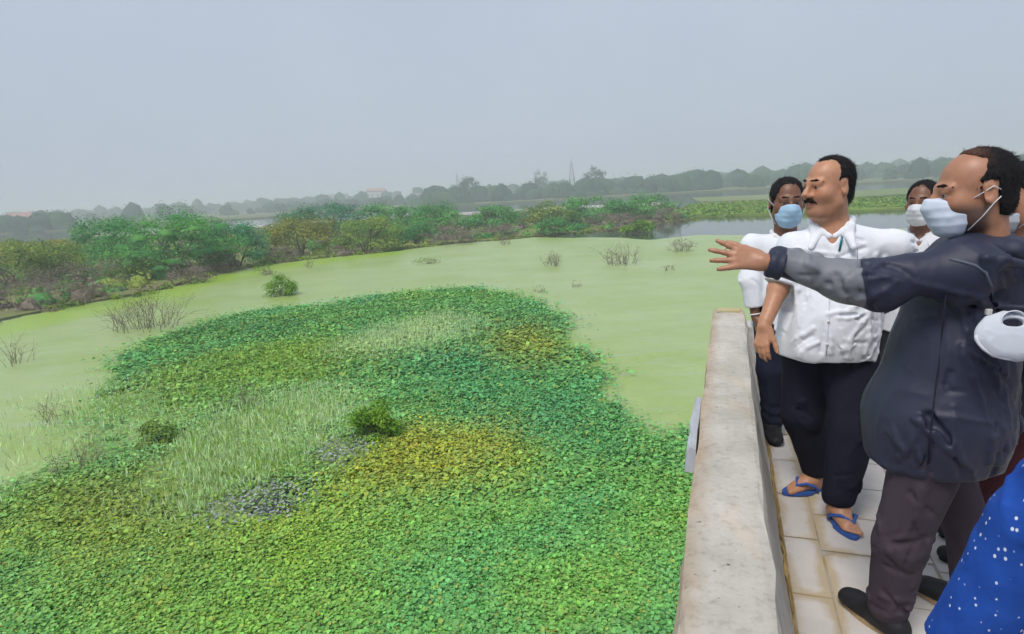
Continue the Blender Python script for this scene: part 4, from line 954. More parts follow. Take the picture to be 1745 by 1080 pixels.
def mask_part(root, c, Bm, s, col, loops=True, drop=0.0):
    W_ = lambda p: np.asarray(c)+Bm@(np.array(p, float)*s)
    F = Field(); e = lambda p, r_, k=.02, op='u': F.ell(W_(p), np.array(r_)*s, Bm, k*s, op)
    e((0, .036, -.048), (.0665, .0705, .078)); e((0, .099, -.026), (.027, .038, .036), .05); e((0, .078, -.085), (.036, .028, .030), .04)
    def reg(P):
        q = ((P-np.asarray(c))@Bm)/s; x_, y_, z_ = np.abs(q[:, 0]), q[:, 1], q[:, 2]
        return np.maximum.reduce([.036-y_+.10*np.abs(z_+.055), z_-(.002-drop-.30*np.clip(x_-.012, 0, .1)), -.122-z_-.10*np.clip(x_-.02, 0, .1)])*s
    F.add(reg, 'i', .003)
    F.warp(lambda P: .0013*np.abs(np.sin(((P-np.asarray(c))@Bm)[:, 2]/s*118))-.0006+.0014*vnoise(P*45, 3))
    cc = np.asarray(c)+Bm@np.array([0, .06, -.06])*s; mo = put('face_mask', sdf_mesh('face_mask', F, cc-.1*s, cc+.1*s, .0032, col), M_mask, root)
    if loops:
        for q in (-1, 1):
            for z0, z1 in ((-.016, .022), (-.100, -.026)):
                pts = [W_((q*.060, .040, z0)), W_((q*.0775, .008, z0*.5+z1*.5+.002)), W_((q*.0885, -.016, z1)), W_((q*.086, -.034, z1*.4))]
                put('ear_loop', tubes_mesh('ear_loop', [(pts, .0016*s)], 5), M_white, mo)
def bounds(pts, pad): pts = np.array(pts); return pts.min(0)-pad, pts.max(0)+pad
def shoe_mesh(ank, toe_dir, s=1.0, length=.27):
    t = norm((toe_dir[0], toe_dir[1], 0)); sd_ = np.array([-t[1], t[0], 0]); g = np.array([ank[0], ank[1], 0.0])
    W_ = lambda a, b_, c_: g+(t*a+sd_*b_)*s+np.array([0, 0, c_*s])
    F = Field(); F.cone(W_(-.045, 0, .042), W_(.02, 0, .060), .040*s, .046*s, .03); F.cone(W_(.0, 0, .060), W_(.13, 0, .038), .046*s, .030*s, .04, sq=(sd_, 1.15)); F.cone(W_(.10, 0, .034), W_(length-.085, .004, .034), .036*s, .030*s, .03, sq=(sd_, 1.25))
    F.cone(W_(-.03, 0, .03), W_(.15, 0, .03), .030*s, .032*s, .03, sq=(sd_, 1.3)); F.ell(W_(-.008, 0, .118), np.array((.036, .030, .022))*s, np.stack([t, sd_, (0, 0, 1)], 1), .01, 's')
    F.plane(W_(0, 0, .021), (0, 0, -1), .004)
    lo, hi = bounds([W_(-.12, 0, 0), W_(.25, 0, 0), W_(0, .1, 0), W_(0, -.1, 0)], .04); hi[2] = .16*s; lo[2] = 0
    up = sdf_mesh('upper', F, lo, hi, .005, (.02,)*3)
    pts = []
    for i in range(28):
        a = 2*math.pi*i/28; x_ = math.cos(a); ln = length/2+.008; wd_ = (.049 if x_ > .1 else .041+.008*(x_+1)/1.1); pts.append(W_(-.085+length/2+.012+ln*x_, wd_*math.sin(a)*(1 if abs(x_) < .8 else 1), 0)+0)
    bm = bmesh.new(); lo_ = [bm.verts.new(p+np.array([0, 0, .003])) for p in pts]; hi_ = [bm.verts.new(p+np.array([0, 0, .024*s])) for p in pts]
    bm.faces.new(lo_[::-1]); bm.faces.new(hi_)
    for i in range(28): bm.faces.new((lo_[i], lo_[(i+1) % 28], hi_[(i+1) % 28], hi_[i]))
    bmesh.ops.recalc_face_normals(bm, faces=bm.faces); return up, bm_mesh('sole', bm)
def add_shoe(root, ank, d, s=1.0, sole=None, length=.27):
    up, so = shoe_mesh(ank, d, s, length); o = put('shoe', up, M_shoe, root); put('sole', so, sole or M_dark, o)
def flipflop(root, ank, d, s=1.0):
    t = norm((d[0], d[1], 0)); sd_ = np.array([-t[1], t[0], 0]); g = np.array([ank[0], ank[1], 0.0]); W_ = lambda a, b_, c_: g+(t*a+sd_*b_)*s+np.array([0, 0, c_])
    pts = [W_(.055+.132*math.cos(a), (.050 if math.cos(a) > 0 else .042)*math.sin(a)*(1-.1*math.cos(2*a)), 0) for a in np.linspace(0, 2*math.pi, 33)[:-1]]
    bm = bmesh.new(); A = [bm.verts.new(p+np.array([0, 0, .003])) for p in pts]; C_ = [bm.verts.new(p+np.array([0, 0, .019])) for p in pts]; bm.faces.new(A[::-1]); bm.faces.new(C_)
    for i in range(32): bm.faces.new((A[i], A[(i+1) % 32], C_[(i+1) % 32], C_[i]))
    bmesh.ops.recalc_face_normals(bm, faces=bm.faces); fo = put('flip_flop', bm_mesh('flip_flop', bm), M_strap, root)
    for q in (-1, 1):
        p = [W_(.125, .018, .024), W_(.118, .018, .048), W_(.085, .018+q*.026*(1 if q > 0 else 1.6), .066), W_(.04, q*.052, .045), W_(.02, q*.050, .016)]
        put('strap', tubes_mesh('strap', [(p, .0085*s)], 6), M_strap, fo)
# ------------------------------------------------------------------ the people
NAVY = (.030, .034, .062)
# ---- man in the dark jacket, pointing (body turned to the lake)
def pointing_man():
    Bh = basis((-.955, .24, -.10)); s = 1.02; hc = np.array([1.425, 1.90, 1.512]); J = {}
    root = empty('person', (1.36, 1.93, 0), 'man in navy hooded jacket and face mask pointing out over the lake', 'person')
    shL, elL, wrL = np.array([1.345, 1.80, 1.300]), at_y(1440, 478, 1.88), at_y(1300, 446, 1.95)
    shR = np.array([1.53, 2.08, 1.28]); neck = np.array([1.475, 1.905, 1.33])
    hipL, knL, anL = np.array([1.315, 1.86, .62]), np.array([1.262, 1.875, .36]), np.array([1.262, 1.90, .08])
    hipR, knR, anR = np.array([1.435, 1.975, .62]), at_y(1652, 902, 1.97), np.append(at_z(1655, 1012, .08)[:2], .08)
    B = Field(); head_field(B, hc, Bh, s, fat=.0)
    B.cone(hc+Bh@np.array([0, -.03, -.05]), neck+np.array([.02, 0, -.06]), .056, .066, .03)
    B.cone(neck-np.array([0, 0, .08]), (1.40, 1.93, .75), .10, .11, .05)
    B.cone(shL, elL, .040, .028, .03); B.cone(elL, wrL, .026, .025, .02); B.cone(neck-np.array([0, 0, .09]), shL, .06, .05, .04)
    f = norm(at_y(1205, 432, 1.99)-wrL); bk = norm(np.array([.05, -.92, .30]))
    sdv = np.cross(f, bk); ts = 1 if sdv[2] > 0 else -1
    hand_field(B, wrL, f, bk, ts, 1.0, spread=.30, curl=(.02, .10, .12, .05), thumb=(.35, .1))
    for a, b_ in ((hipL, knL), (hipR, knR)): B.cone(a, b_, .07, .05, .03)
    for a, b_ in ((knL, anL), (knR, anR)): B.cone(a, b_, .045, .03, .03)
    lo, hi = bounds([(.56, 1.74, 0), (1.75, 2.15, 1.70)], .03)
    body = put('body', sdf_mesh('body', B, lo, hi, .005, skin_colour(SK['mid'], hc, Bh, s, beard=.8)), M_skin, root)
    put('hair', hair_mesh(hc, Bh, s, 'bald'), M_hair, root); face_bits(root, body, hc, Bh, s); mask_part(root, hc, Bh, s, (.62, .69, .80))
    # jacket
    K = Field(); fw = norm((-.85, .5, 0)); sdl = np.array([-fw[1], fw[0], 0])
    ch = np.array([1.455, 1.945, 1.20]); mid = np.array([1.425, 1.935, .98]); bel = np.array([1.385, 1.925, .78]); hem = np.array([1.375, 1.92, .655])
    K.cone(ch, mid, .180, .192, .05, sq=(fw, .86)); K.cone(mid, bel, .192, .214, .05, sq=(fw, .92)); K.cone(bel, hem, .212, .196, .05); K.plane((0, 0, .575), norm((.05, 0, -1)), .03)
    K.cone(shL+np.array([.02, .02, 0]), neck+np.array([0, 0, -.02]), .088, .085, .06); K.cone(shR, neck+np.array([.02, 0, -.02]), .088, .085, .06)
    K.cone(shL+np.array([.01, 0, -.01]), elL, .077, .055, .05); K.cone(elL, wrL+np.array([.05, 0, 0]), .055, .041, .04)
    K.cone(elL+np.array([.06, 0, -.02]), at_y(1500, 500, 1.86), .052, .060, .06)                     # loose cloth hanging under the elbow
    K.cone(shR, shR+np.array([.14, .06, -.24]), .085, .075, .05); K.cone(shR+np.array([.14, .06, -.24]), shR+np.array([.02, -.02, -.48]), .075, .06, .05)
    # hood lying on the back, collar round the neck
    K.cone(neck+np.array([-.085, -.05, .005]), neck+np.array([.02, -.095, .012]), .026, .032, .02); K.cone(neck+np.array([.02, -.095, .012]), neck+np.array([.12, -.05, .0]), .032, .042, .02)
    K.cone(neck+np.array([.12, -.05, .0]), neck+np.array([.17, .06, -.05]), .048, .060, .03); K.cone(neck+np.array([.11, -.10, -.03]), neck+np.array([.18, -.02, -.22]), .040, .035, .03); K.cone(neck+np.array([.17, .06, -.05]), neck+np.array([.20, .02, -.24]), .06, .035, .04)
    K.cone(shL+np.array([.0, -.088, .04]), shL+np.array([.16, -.085, .0]), .010, .014, .018); K.cone(shL+np.array([.16, -.085, .0]), shL+np.array([.19, -.09, -.16]), .014, .010, .02)   # yoke flap
    K.ell(neck+np.array([-.01, 0, .07]), (.062, .066, .085), None, .012, 's')
    ap = shL+np.array([.03, -.07, -.11]); ax0 = norm(elL-shL); dn = np.array([0, 0, -1.])
    crinkle(K, [(ap, ax0, .20, 6, .35, .011), (ap, (.25, 0, -1), .30, 7, .35, .012), (shL+np.array([.02, -.08, .03]), (.4, 0, -1), .26, 5, .4, .011), (elL+np.array([.03, -.05, .02]), (.6, 0, -.8), .11, 5, .5, .010), (elL+np.array([.0, -.06, .0]), -ax0, .16, 5, .4, .009),
                (elL+np.array([-.09, -.05, .02]), (-.5, 0, -.8), .10, 5, .5, .009), (wrL+np.array([.11, -.045, .0]), (.2, 0, -1), .07, 4, .4, .008), (mid+np.array([-.10, -.2, .1]), (.5, 0, -.85), .24, 7, .4, .012), (bel+np.array([-.15, -.15, .05]), (.8, -.1, -.4), .22, 6, .45, .012),
                (hem+np.array([.05, -.2, .06]), (0, 0, 1), .16, 12, .35, .009), (hem+np.array([-.15, -.12, .06]), (.1, 0, 1), .14, 8, .35, .009), (hem+np.array([.2, -.1, .08]), (0, 0, 1), .18, 7, .3, .010), (neck+np.array([.10, -.12, -.10]), (.3, 0, -1), .2, 6, .4, .011)], 3)
    K.warp(folds(.005, 7, (1, 1, .5), 12))
    ar = norm(wrL-elL)
    cut = wrL+ar*(-.012); K.add(lambda P: np.where((P-cut)@ar > -.3, (P-cut)@ar, -1.), 'i', .004)
    def jc(V):                                  # how far inside the grey forearm panel
        v = V-elL; t = v@ar; q = v-np.outer(t, ar); upn = norm(np.cross(ar, (0, 1, 0))); upn = upn if upn[2] > 0 else -upn
        u = q@upn; L_ = np.linalg.norm(wrL-elL)
        lim = -.020-.055*np.clip(1-t/L_, 0, 1.2)+.030*np.clip((t-.10)/.12, 0, 1)
        d = np.minimum.reduce([t+.02+.55*np.clip(-u+.03, 0, .2), L_-.058-t, (u-lim)])
        return np.stack([np.clip(.5+d/.05, 0, 1)]*3, 1)
    lo, hi = bounds([wrL, (1.83, 2.28, 1.46), (1.1, 1.62, .52)], .06); jk = put('jacket', sdf_mesh('jacket', K, lo, hi, .0062, jc), M_jacket, root); jk['label'] = 'navy hooded jacket with grey forearm panel'
    def on_jacket(px, py):
        o = np.array([0, 0, EYE]); d = survey(px, py); d = d/np.linalg.norm(d)
        for _ in range(80):
            q = K.ev(o[None])[0]; o = o+d*max(.001, q*.7)
            if q < .001: break
        return o
    put('hood_piping', tubes_mesh('hood_piping', [([on_jacket(*p) for p in ((1618, 441), (1640, 446), (1662, 452), (1680, 464), (1688, 484), (1690, 506), (1688, 524))], .0045)], 6), simple('piping', (.10, .12, .16), .6, .3), jk)
    tg = on_jacket(1682, 531); bm = bmesh.new(); add_box(bm, tg+np.array([-.008, -.012, -.009]), tg+np.array([.008, .004, .010]), .003); put('toggle', bm_mesh('toggle', bm, True), M_bead, jk)
    put('side_seam', tubes_mesh('side_seam', [([on_jacket(*p) for p in ((1612, 500), (1606, 560), (1600, 620), (1592, 680), (1586, 740), (1582, 790))], .0028)], 5), simple('seam_thread', (.018, .02, .036), .7, .2), jk)
    C2 = Field(); C2.cone(wrL+ar*(-.064), wrL+ar*(-.010), .046, .043, .01).warp(bands(wrL, ar, 260, .0016, 3, rad=.12)); c0 = wrL+ar*(-.014); C2.plane(c0, ar, .004); C2.plane(wrL-ar*.062, -ar, .004)
    C2.ell(wrL+ar*.002, (.034, .034, .034), None, .006, 's')
    lo, hi = bounds([wrL+ar*-.1, wrL], .06); put('cuff', sdf_mesh('cuff', C2, lo, hi, .004, (.026, .032, .055)), M_shell, jk)
    # trousers
    T = Field(); T.cone(hipL+np.array([0, 0, .08]), hipR+np.array([0, 0, .08]), .115, .115, .04)
    T.cone(hipL, knL, .100, .078, .02); T.cone(knL, anL+np.array([0, 0, .02]), .078, .064, .02); T.cone(hipR, knR, .094, .072, .02); T.cone(knR, anR+np.array([0, 0, .02]), .072, .062, .02)
    T.plane((0, 0, .040), (0, 0, -1), .004); crinkle(T, [(knL+np.array([-.05, -.06, .0]), (.9, 0, .35), .12, 6, .5, .008), (knL+np.array([.05, -.07, .05]), (.1, 0, -1), .26, 5, .2, .008), (anL+np.array([-.04, -.05, .07]), (.9, -.2, .15), .12, 8, .35, .009), (anL+np.array([.03, -.05, .13]), (.4, 0, .9), .14, 5, .4, .008), (hipL+np.array([-.06, -.07, 0]), (.3, 0, -1), .22, 5, .25, .008), (knR+np.array([0, -.07, 0]), (.4, 0, -.8), .16, 5, .4, .008), (anR+np.array([0, -.06, .08]), (.9, 0, .2), .12, 6, .4, .009)], 9); T.warp(folds(.003, 9, (1, 1, .3), 51))
    lo, hi = bounds([(1.1, 1.66, .02), (1.66, 2.2, .84)], .02); put('trousers', sdf_mesh('trousers', T, lo, hi, .008, (.062, .046, .062)), M_cloth, root)
    add_shoe(root, anL, (-.32, .95), .95, M_sole, .26); add_shoe(root, anR, (-.55, .83), .95, M_sole, .26)
    return root
pointing_man()

# ---- man in the white half-sleeve shirt
def shirt_man():
    Y0 = 2.83; Bh = basis((-.965, -.25, -.03)); s = 1.07; hc = at_y(1411, 320, Y0)+np.array([0, 0, .0])
    root = empty('person', (1.5, 2.87, 0), 'stout man with moustache in white half sleeve shirt and blue flip flops', 'person')
    fw = norm((-.42, -.9, 0)); lf = np.array([-fw[1], fw[0], 0])        # lf: his left
    neck = hc+np.array([.035, .02, -.185]); ch = neck+np.array([.02, .015, -.10])
    shR = at_y(1352, 425, Y0+.06); shL = at_y(1524, 420, Y0-.05)
    elR, wrR = at_y(1326, 492, Y0+.02), at_y(1302, 556, Y0-.06); elL = shL+np.array([.17, .10, -.19]); wrL = elL+np.array([-.16, .12, -.10])
    anL, anR = np.append(at_z(1428, 868, .05)[:2], .08), np.append(at_z(1388, 818, .05)[:2], .08)
    hipL, hipR = np.array([1.60, 2.82, .78]), np.array([1.44, 2.92, .78]); knL, knR = (hipL+anL)/2+np.array([.02, -.03, .0]), (hipR+anR)/2+np.array([-.05, -.02, 0])
    B = Field(); head_field(B, hc, Bh, s, fat=.010); B.cone(hc+Bh@np.array([0, -.02, -.06]), neck+np.array([.0, 0, -.06]), .066, .078, .04); B.ell(hc+Bh@np.array([0, .03, -.105]), (.055, .055, .035), Bh, .04)
    B.cone(ch, (1.50, 2.86, .85), .12, .13, .06); B.cone(ch, shR, .08, .06, .04); B.cone(ch, shL, .08, .06, .04)
    B.cone(shR, elR, .055, .046, .03); B.cone(elR, wrR, .046, .028, .02); B.cone(shL, elL, .055, .046, .03); B.cone(elL, wrL, .045, .03, .02)
    f = norm(at_y(1297, 598, Y0-.09)-wrR); bk = norm((-.75, -.62, .1)); sdv = np.cross(f, bk); fwdhand = np.array([.7, -.7, 0]); ts = 1 if sdv@fwdhand > 0 else -1
    hand_field(B, wrR, f, bk, ts, 1.02, spread=.05, curl=(.28, .32, .36, .42), thumb=(.45, .35)); hand_field(B, wrL, norm((-.8, .1, -.5)), (.3, .9, .2), 1, 1, curl=(.3,)*4)
    for a, b_ in ((hipL, knL), (hipR, knR)): B.cone(a, b_, .08, .055, .03)
    for a, b_ in ((knL, anL), (knR, anR)): B.cone(a, b_, .05, .040, .03)
    tdL, tdR = norm((-.10, -1, 0)), norm((-.97, -.22, 0)); foot_field(B, anL+np.array([0, 0, 0]), tdL, 1.0); foot_field(B, anR, tdR, 1.0)
    sk = skin_colour(SK['fair'], hc, Bh, s, beard=.14)
    lo, hi = bounds([(1.08, 2.42, .0), (2.02, 3.16, 1.70)], .02); lo[2] = -.01
    put('body', sdf_mesh('body', B, lo, hi, .0056, sk), M_skin, root)
    put('hair', hair_mesh(hc, Bh, s, 'receding'), M_hair, root); face_bits(root, None, hc, Bh, s, moustache=True)
    # shirt
    K = Field(); hem = np.array([1.485, 2.845, .80])
    K.cone(ch+np.array([0, 0, -.06]), ch+np.array([.0, 0, -.25]), .178, .196, .06, sq=(fw, .80)); K.cone(ch+np.array([0, 0, -.25]), hem, .204, .222, .06, sq=(fw, .84)); K.ell(ch+np.array([0, 0, -.33])+fw*.06, (.175, .175, .20), None, .08)
    K.cone(neck+np.array([0, 0, -.06]), shR, .080, .070, .05); K.cone(neck+np.array([0, 0, -.06]), shL, .082, .072, .05); K.cone(shR, elR+(shR-elR)*.12, .074, .074, .03); K.cone(shL, elL+(shL-elL)*.1, .074, .074, .03)
    K.cone(shR*.85+ch*.15+fw*.05, hem+fw*.17-lf*.08, .03, .02, .09)
    dR = norm(elR-shR); cR = elR+(shR-elR)*.12; K.add(lambda P: np.where(((P-shR)@(-lf) > -.01) & ((P-cR)@dR > -.2) & (np.linalg.norm(P-cR-np.outer((P-cR)@dR, dR), axis=1) < .105), (P-cR)@dR, -1.), 'i', .004)
    K.plane(hem+np.array([0, 0, -.045]), (0, 0, -1), .006)
    va = at_y(1347, 600, Y0-.16); K.cone(va+np.array([0, 0, .015]), va+np.array([-.02, -.03, -.09]), .006, .034, .006, 's')
    K.ell(hem+np.array([0, 0, -.16]), (.19, .16, .15), None, .03, 's')
    K.ell(neck+np.array([-.01, -.01, .05]), (.070, .070, .075), None, .01, 's'); K.cone(neck+fw*.085+np.array([0, 0, -.01]), neck+fw*.14+np.array([0, 0, -.085]), .030, .006, .01, 's')
    zn = lambda P: np.clip((np.linalg.norm(P-neck, axis=1)-.09)/.09, 0, 1); fr = lambda l_, z_: ch+fw*.16+lf*l_+np.array([0, 0, z_])
    crinkle(K, [(fr(-.15, -.02), lf+np.array([0, 0, -.5]), .20, 6, .3, .008), (fr(.15, -.03), -lf+np.array([0, 0, -.6]), .22, 7, .35, .009), (fr(.17, -.06), (0, 0, -1), .30, 6, .25, .009), (fr(-.14, -.08), (0, 0, -1), .28, 5, .25, .008), (fr(.02, -.28), lf*1.0+np.array([0, 0, .1]), .20, 7, .25, .008), (fr(.08, -.38), lf*1.0, .18, 7, .2, .007), (fr(-.05, -.40), -lf+np.array([0, 0, -.2]), .14, 5, .3, .007),
                (hem+fw*.18+lf*.05, (0, 0, 1), .14, 6, .35, .007), (hem+fw*.1+lf*.2, (0, 0, 1), .18, 5, .3, .008), (cR+(shR-elR)*.15, shR-elR, .12, 6, .4, .007), (shL+np.array([.03, -.06, 0]), -lf+np.array([0, 0, -.7]), .16, 5, .4, .008), (shL+np.array([.05, -.05, -.02]), elL-shL, .14, 4, .4, .008)], 5)
    K.warp(folds(.0042, 7, (1, 1, .55), 71, zn))
    lo, hi = bounds([(1.12, 2.50, .70), (2.02, 3.16, 1.42)], .03); sh = put('shirt', sdf_mesh('shirt', K, lo, hi, .006, (.78, .80, .85)), M_cloth, root); sh['label'] = 'white half sleeve shirt'
    # collar: two flaps
    for q in (-1, 1):
        a = neck+fw*.086+lf*q*.012+np.array([0, 0, -.028]); b_ = neck+fw*.052+lf*q*.072+np.array([0, 0, .012]); c_ = neck-fw*.04+lf*q*.082+np.array([0, 0, .035]); tip = neck+fw*.118+lf*q*.085+np.array([0, 0, -.075])
        F = Field(); F.cone(a, b_, .014, .017, .012).cone(b_, c_, .018, .018, .012).cone(c_, neck-fw*.085+np.array([0, 0, .042]), .017, .016, .012).cone((a+b_)/2, tip, .015, .009, .015).cone(b_, tip, .017, .009, .02)
        lo, hi = bounds([a, b_, c_, tip, neck-fw*.085], .04); put('collar', sdf_mesh('collar', F, lo, hi, .004, (.79, .81, .86)), M_cloth, sh)
    # placket, pocket, pen
    def on_front(p, F_=K):
        p = np.array(p, float); o = p+fw*.35
        for _ in range(60):
            d = F_.ev(o[None])[0]
            if d < .001: break
            o = o-fw*max(d*.8, .001)
        return o
    top = neck+np.array([0, 0, -.13]); pts = [on_front(top*(1-t)+(hem+np.array([0, 0, .0]))*t-lf*.0) for t in np.linspace(0, 1, 9)]
    put('placket', tubes_mesh('placket', [(pts, .0035)], 6), M_white, sh)
    for i in range(1, 9, 2):
        bm = bmesh.new(); bmesh.ops.create_uvsphere(bm, u_segments=8, v_segments=6, radius=.006); bmesh.ops.translate(bm, verts=bm.verts, vec=pts[i]+fw*.006); put('button', bm_mesh('button', bm), M_bead, sh)
    pp = on_front(at_y(1430, 412, Y0)); put('pen', tubes_mesh('pen', [((pp+fw*.008+np.array([.006, 0, .035]), pp+fw*.006+np.array([-.004, 0, -.03])), .005)], 8), M_pen, root)
    q0 = [on_front(pp+lf*a+np.array([0, 0, z])) for a, z in ((-.035, .012), (.07, .012), (.07, -.10), (.018, -.118), (-.035, -.10), (-.035, .012))]
    put('pocket', tubes_mesh('pocket', [(q0, .0032)], 5), M_white, sh)
    # trousers
    T = Field(); T.cone(hipL+np.array([-.02, 0, .06]), hipR+np.array([.02, 0, .06]), .125, .125, .05)
    cuffL, cuffR = anL+np.array([0, .0, .045]), anR+np.array([.0, 0, .045])
    T.cone(hipL, knL, .122, .100, .03); T.cone(knL, cuffL, .100, .074, .03); T.cone(hipR, knR, .122, .098, .03); T.cone(knR, cuffR, .098, .068, .03)
    T.plane((0, 0, .088), (0, 0, -1), .006); crinkle(T, [(knL+np.array([0, -.09, .05]), (.5, 0, -.8), .2, 6, .5, .009), (knR+np.array([-.05, -.08, .05]), (.5, 0, -.8), .2, 6, .5, .009), (cuffL+np.array([0, -.05, .05]), (.8, 0, .5), .12, 5, .4, .008), (hipL+np.array([0, -.12, 0]), (-.3, 0, -1), .25, 5, .3, .009)], 11); T.warp(folds(.003, 9, (1, 1, .3), 81))
    lo, hi = bounds([(1.2, 2.58, .07), (1.82, 3.2, 1.02)], .02); put('trousers', sdf_mesh('trousers', T, lo, hi, .008, (.012, .013, .024)), M_cloth, root)
    flipflop(root, anL, tdL, 1.0); flipflop(root, anR, tdR, 1.0)
    return root
shirt_man()

# ---- simpler figures standing behind
def standing_man(label, hc, face, fw, s, skin, shirt, trous, hairstyle, mask, shoes, h_arm='down', height_to=0.0, Yc=0, skirt=.12, beard=0, elR=None, wrR=None, elL=None, wrL=None, bracelet=False, girth=1.0, bres=.0085, sleeve=.75, res=.008, hiz=.80, beadc=None, dots=False, anks=None, capm=False):
    Bh = basis(face); fw = norm(fw); lf = np.array([-fw[1], fw[0], 0]); hc = np.asarray(hc, float)
    root = empty('person', (hc[0], hc[1], 0), label, 'person')
    neck = hc-fw*.02+np.array([0, 0, -.175*s]); ch = neck+np.array([0, 0, -.10]); shR = neck-lf*.185*girth+np.array([0, 0, -.045]); shL = neck+lf*.185*girth+np.array([0, 0, -.045])
    elR = shR-lf*.05+np.array([0, 0, -.29]) if elR is None else elR; wrR = elR+fw*.05+lf*.01+np.array([0, 0, -.25]) if wrR is None else wrR
    elL = shL+lf*.05+np.array([0, 0, -.29]) if elL is None else elL; wrL = elL+fw*.05-lf*.01+np.array([0, 0, -.25]) if wrL is None else wrL
    pel = np.array([hc[0], hc[1], hiz])-fw*.02; hipR, hipL = pel-lf*.085*girth, pel+lf*.085*girth
    anR, anL = (np.array([*(pel-lf*.10)[:2], .08]), np.array([*(pel+lf*.10)[:2], .08])) if anks is None else anks
    knR, knL = (hipR+anR)/2+fw*.02, (hipL+anL)/2+fw*.02
    B = Field(); head_field(B, hc, Bh, s); B.cone(hc+Bh@np.array([0, -.02, -.06]), neck+np.array([0, 0, -.06]), .052*s, .062*s, .03)
    B.cone(ch, pel, .10, .11, .05); B.cone(ch, shR, .06, .05, .03); B.cone(ch, shL, .06, .05, .03)
    for a, b_, c_ in ((shR, elR, wrR), (shL, elL, wrL)): B.cone(a, b_, .046, .038, .02); B.cone(b_, c_, .037, .026, .02)
    for a, b_, sg in ((elR, wrR, -1), (elL, wrL, 1)):
        f = norm(b_-a); bk = lf*sg; sdv = np.cross(f, bk); hand_field(B, b_, f, bk, 1 if sdv@fw > 0 else -1, .98, spread=.05, curl=(.25, .3, .33, .38), thumb=(.4, .3))
    for a, b_, c_ in ((hipR, knR, anR), (hipL, knL, anL)): B.cone(a, b_, .07, .05, .03); B.cone(b_, c_, .045, .032, .03)
    lo, hi = bounds([shR, shL, elR, elL, wrR, wrL, wrR+np.array([0, 0, -.2]), hc+.14*s, hc-.14*s, anR, anL, pel], .09); lo[2] = .02
    put('body', sdf_mesh('body', B, lo, hi, bres, skin_colour(skin, hc, Bh, s, beard)), M_skin, root)
    put('hair', hair_mesh(hc, Bh, s, hairstyle, .005), M_hair, root); face_bits(root, None, hc, Bh, s)
    if mask: mask_part(root, hc, Bh, s, mask)
    K = Field(); hem = pel+np.array([0, 0, -skirt]); K.cone(ch+np.array([0, 0, -.05]), ch+np.array([0, 0, -.22]), .155*girth, .165*girth, .06, sq=(fw, .74)); K.cone(ch+np.array([0, 0, -.22]), hem, .165*girth, .185*girth, .05, sq=(fw, .80))
    for sh_, el_, wr_ in ((shR, elR, wrR), (shL, elL, wrL)):
        K.cone(neck+np.array([0, 0, -.05]), sh_, .070, .064*girth, .05); e_ = el_ if sleeve > .5 else sh_+(el_-sh_)*.8; K.cone(sh_, e_, .066*girth, .060*girth, .03)
        if sleeve > .5: K.cone(el_, el_+(wr_-el_)*((sleeve-.5)*2), .063*girth, .052*girth, .02)
    for sh_, el_, wr_, sg in ((shR, elR, wrR, -1), (shL, elL, wrL, 1)):
        a = el_ if sleeve > .5 else sh_; b_ = wr_ if sleeve > .5 else el_; t_ = (sleeve-.5)*2 if sleeve > .5 else .8; d_ = norm(b_-a); c_ = a+(b_-a)*t_
        K.add(lambda P, c_=c_, d_=d_: np.where(((P-c_)@d_ > -.12) & (np.linalg.norm(P-c_-np.outer((P-c_)@d_, d_), axis=1) < .088), (P-c_)@d_, -1.), 'i', .004)
    K.plane(hem, (0, 0, -1), .006); K.ell(neck+np.array([0, 0, .05]), (.062, .062, .075), None, .01, 's'); K.cone(neck+fw*.075+np.array([0, 0, 0]), neck+fw*.12+np.array([0, 0, -.08]), .026, .006, .01, 's')
    zn = lambda P: np.clip((np.linalg.norm(P-neck, axis=1)-.09)/.09, 0, 1); fr = lambda l_, z_: ch+fw*.14+lf*l_+np.array([0, 0, z_])
    crinkle(K, [(fr(-.13, -.04), lf+np.array([0, 0, -.6]), .2, 5, .3, .008), (fr(.13, -.04), -lf+np.array([0, 0, -.6]), .2, 5, .3, .008), (fr(.0, -.3), lf, .16, 5, .3, .008), (elR, (.4, .1, .8), .10, 6, .6, .007), (elL, (.4, .1, .8), .10, 6, .6, .007), ((shL+elL)/2, elL-shL, .16, 7, .4, .008), ((shR+elR)/2, elR-shR, .14, 5, .4, .008), (ch-fw*.14+lf*.1+np.array([0, 0, -.1]), (0, 0, -1), .3, 6, .35, .010)], 7)
    K.warp(folds(.004, 8, (1, 1, .5), 91, zn))
    lo, hi = bounds([shR, shL, elR, elL, wrR, wrL, hem, neck], .13); lo[2] = hem[2]-.03 if sleeve <= .5 else min(hem[2], wrR[2], wrL[2])-.03
    sh = put('shirt', sdf_mesh('shirt', K, lo, hi, res, shirt), M_cloth, root)
    for q in (-1, 1):
        a = neck+fw*.078+lf*q*.010+np.array([0, 0, -.03]); b_ = neck+fw*.04+lf*q*.060+np.array([0, 0, .008]); c_ = neck-fw*.04+lf*q*.066+np.array([0, 0, .03]); tip = neck+fw*.105+lf*q*.065+np.array([0, 0, -.07])
        F = Field(); F.cone(a, b_, .011, .013, .012).cone(b_, c_, .013, .013, .012).cone(c_, neck-fw*.07+np.array([0, 0, .036]), .013, .012, .012).cone((a+b_)/2, tip, .012, .008, .015)
        lo, hi = bounds([a, b_, c_, tip, neck-fw*.07], .04); put('collar', sdf_mesh('collar', F, lo, hi, .005, shirt if not callable(shirt) else (.03, .08, .35)), M_cloth, sh)
    T = Field(); T.cone(hipL+np.array([0, 0, .06]), hipR+np.array([0, 0, .06]), .118*girth, .118*girth, .05)
    for a, b_, c_ in ((hipR, knR, anR), (hipL, knL, anL)): T.cone(a, b_, .098*girth, .075, .03); T.cone(b_, c_, .075, .060, .03)
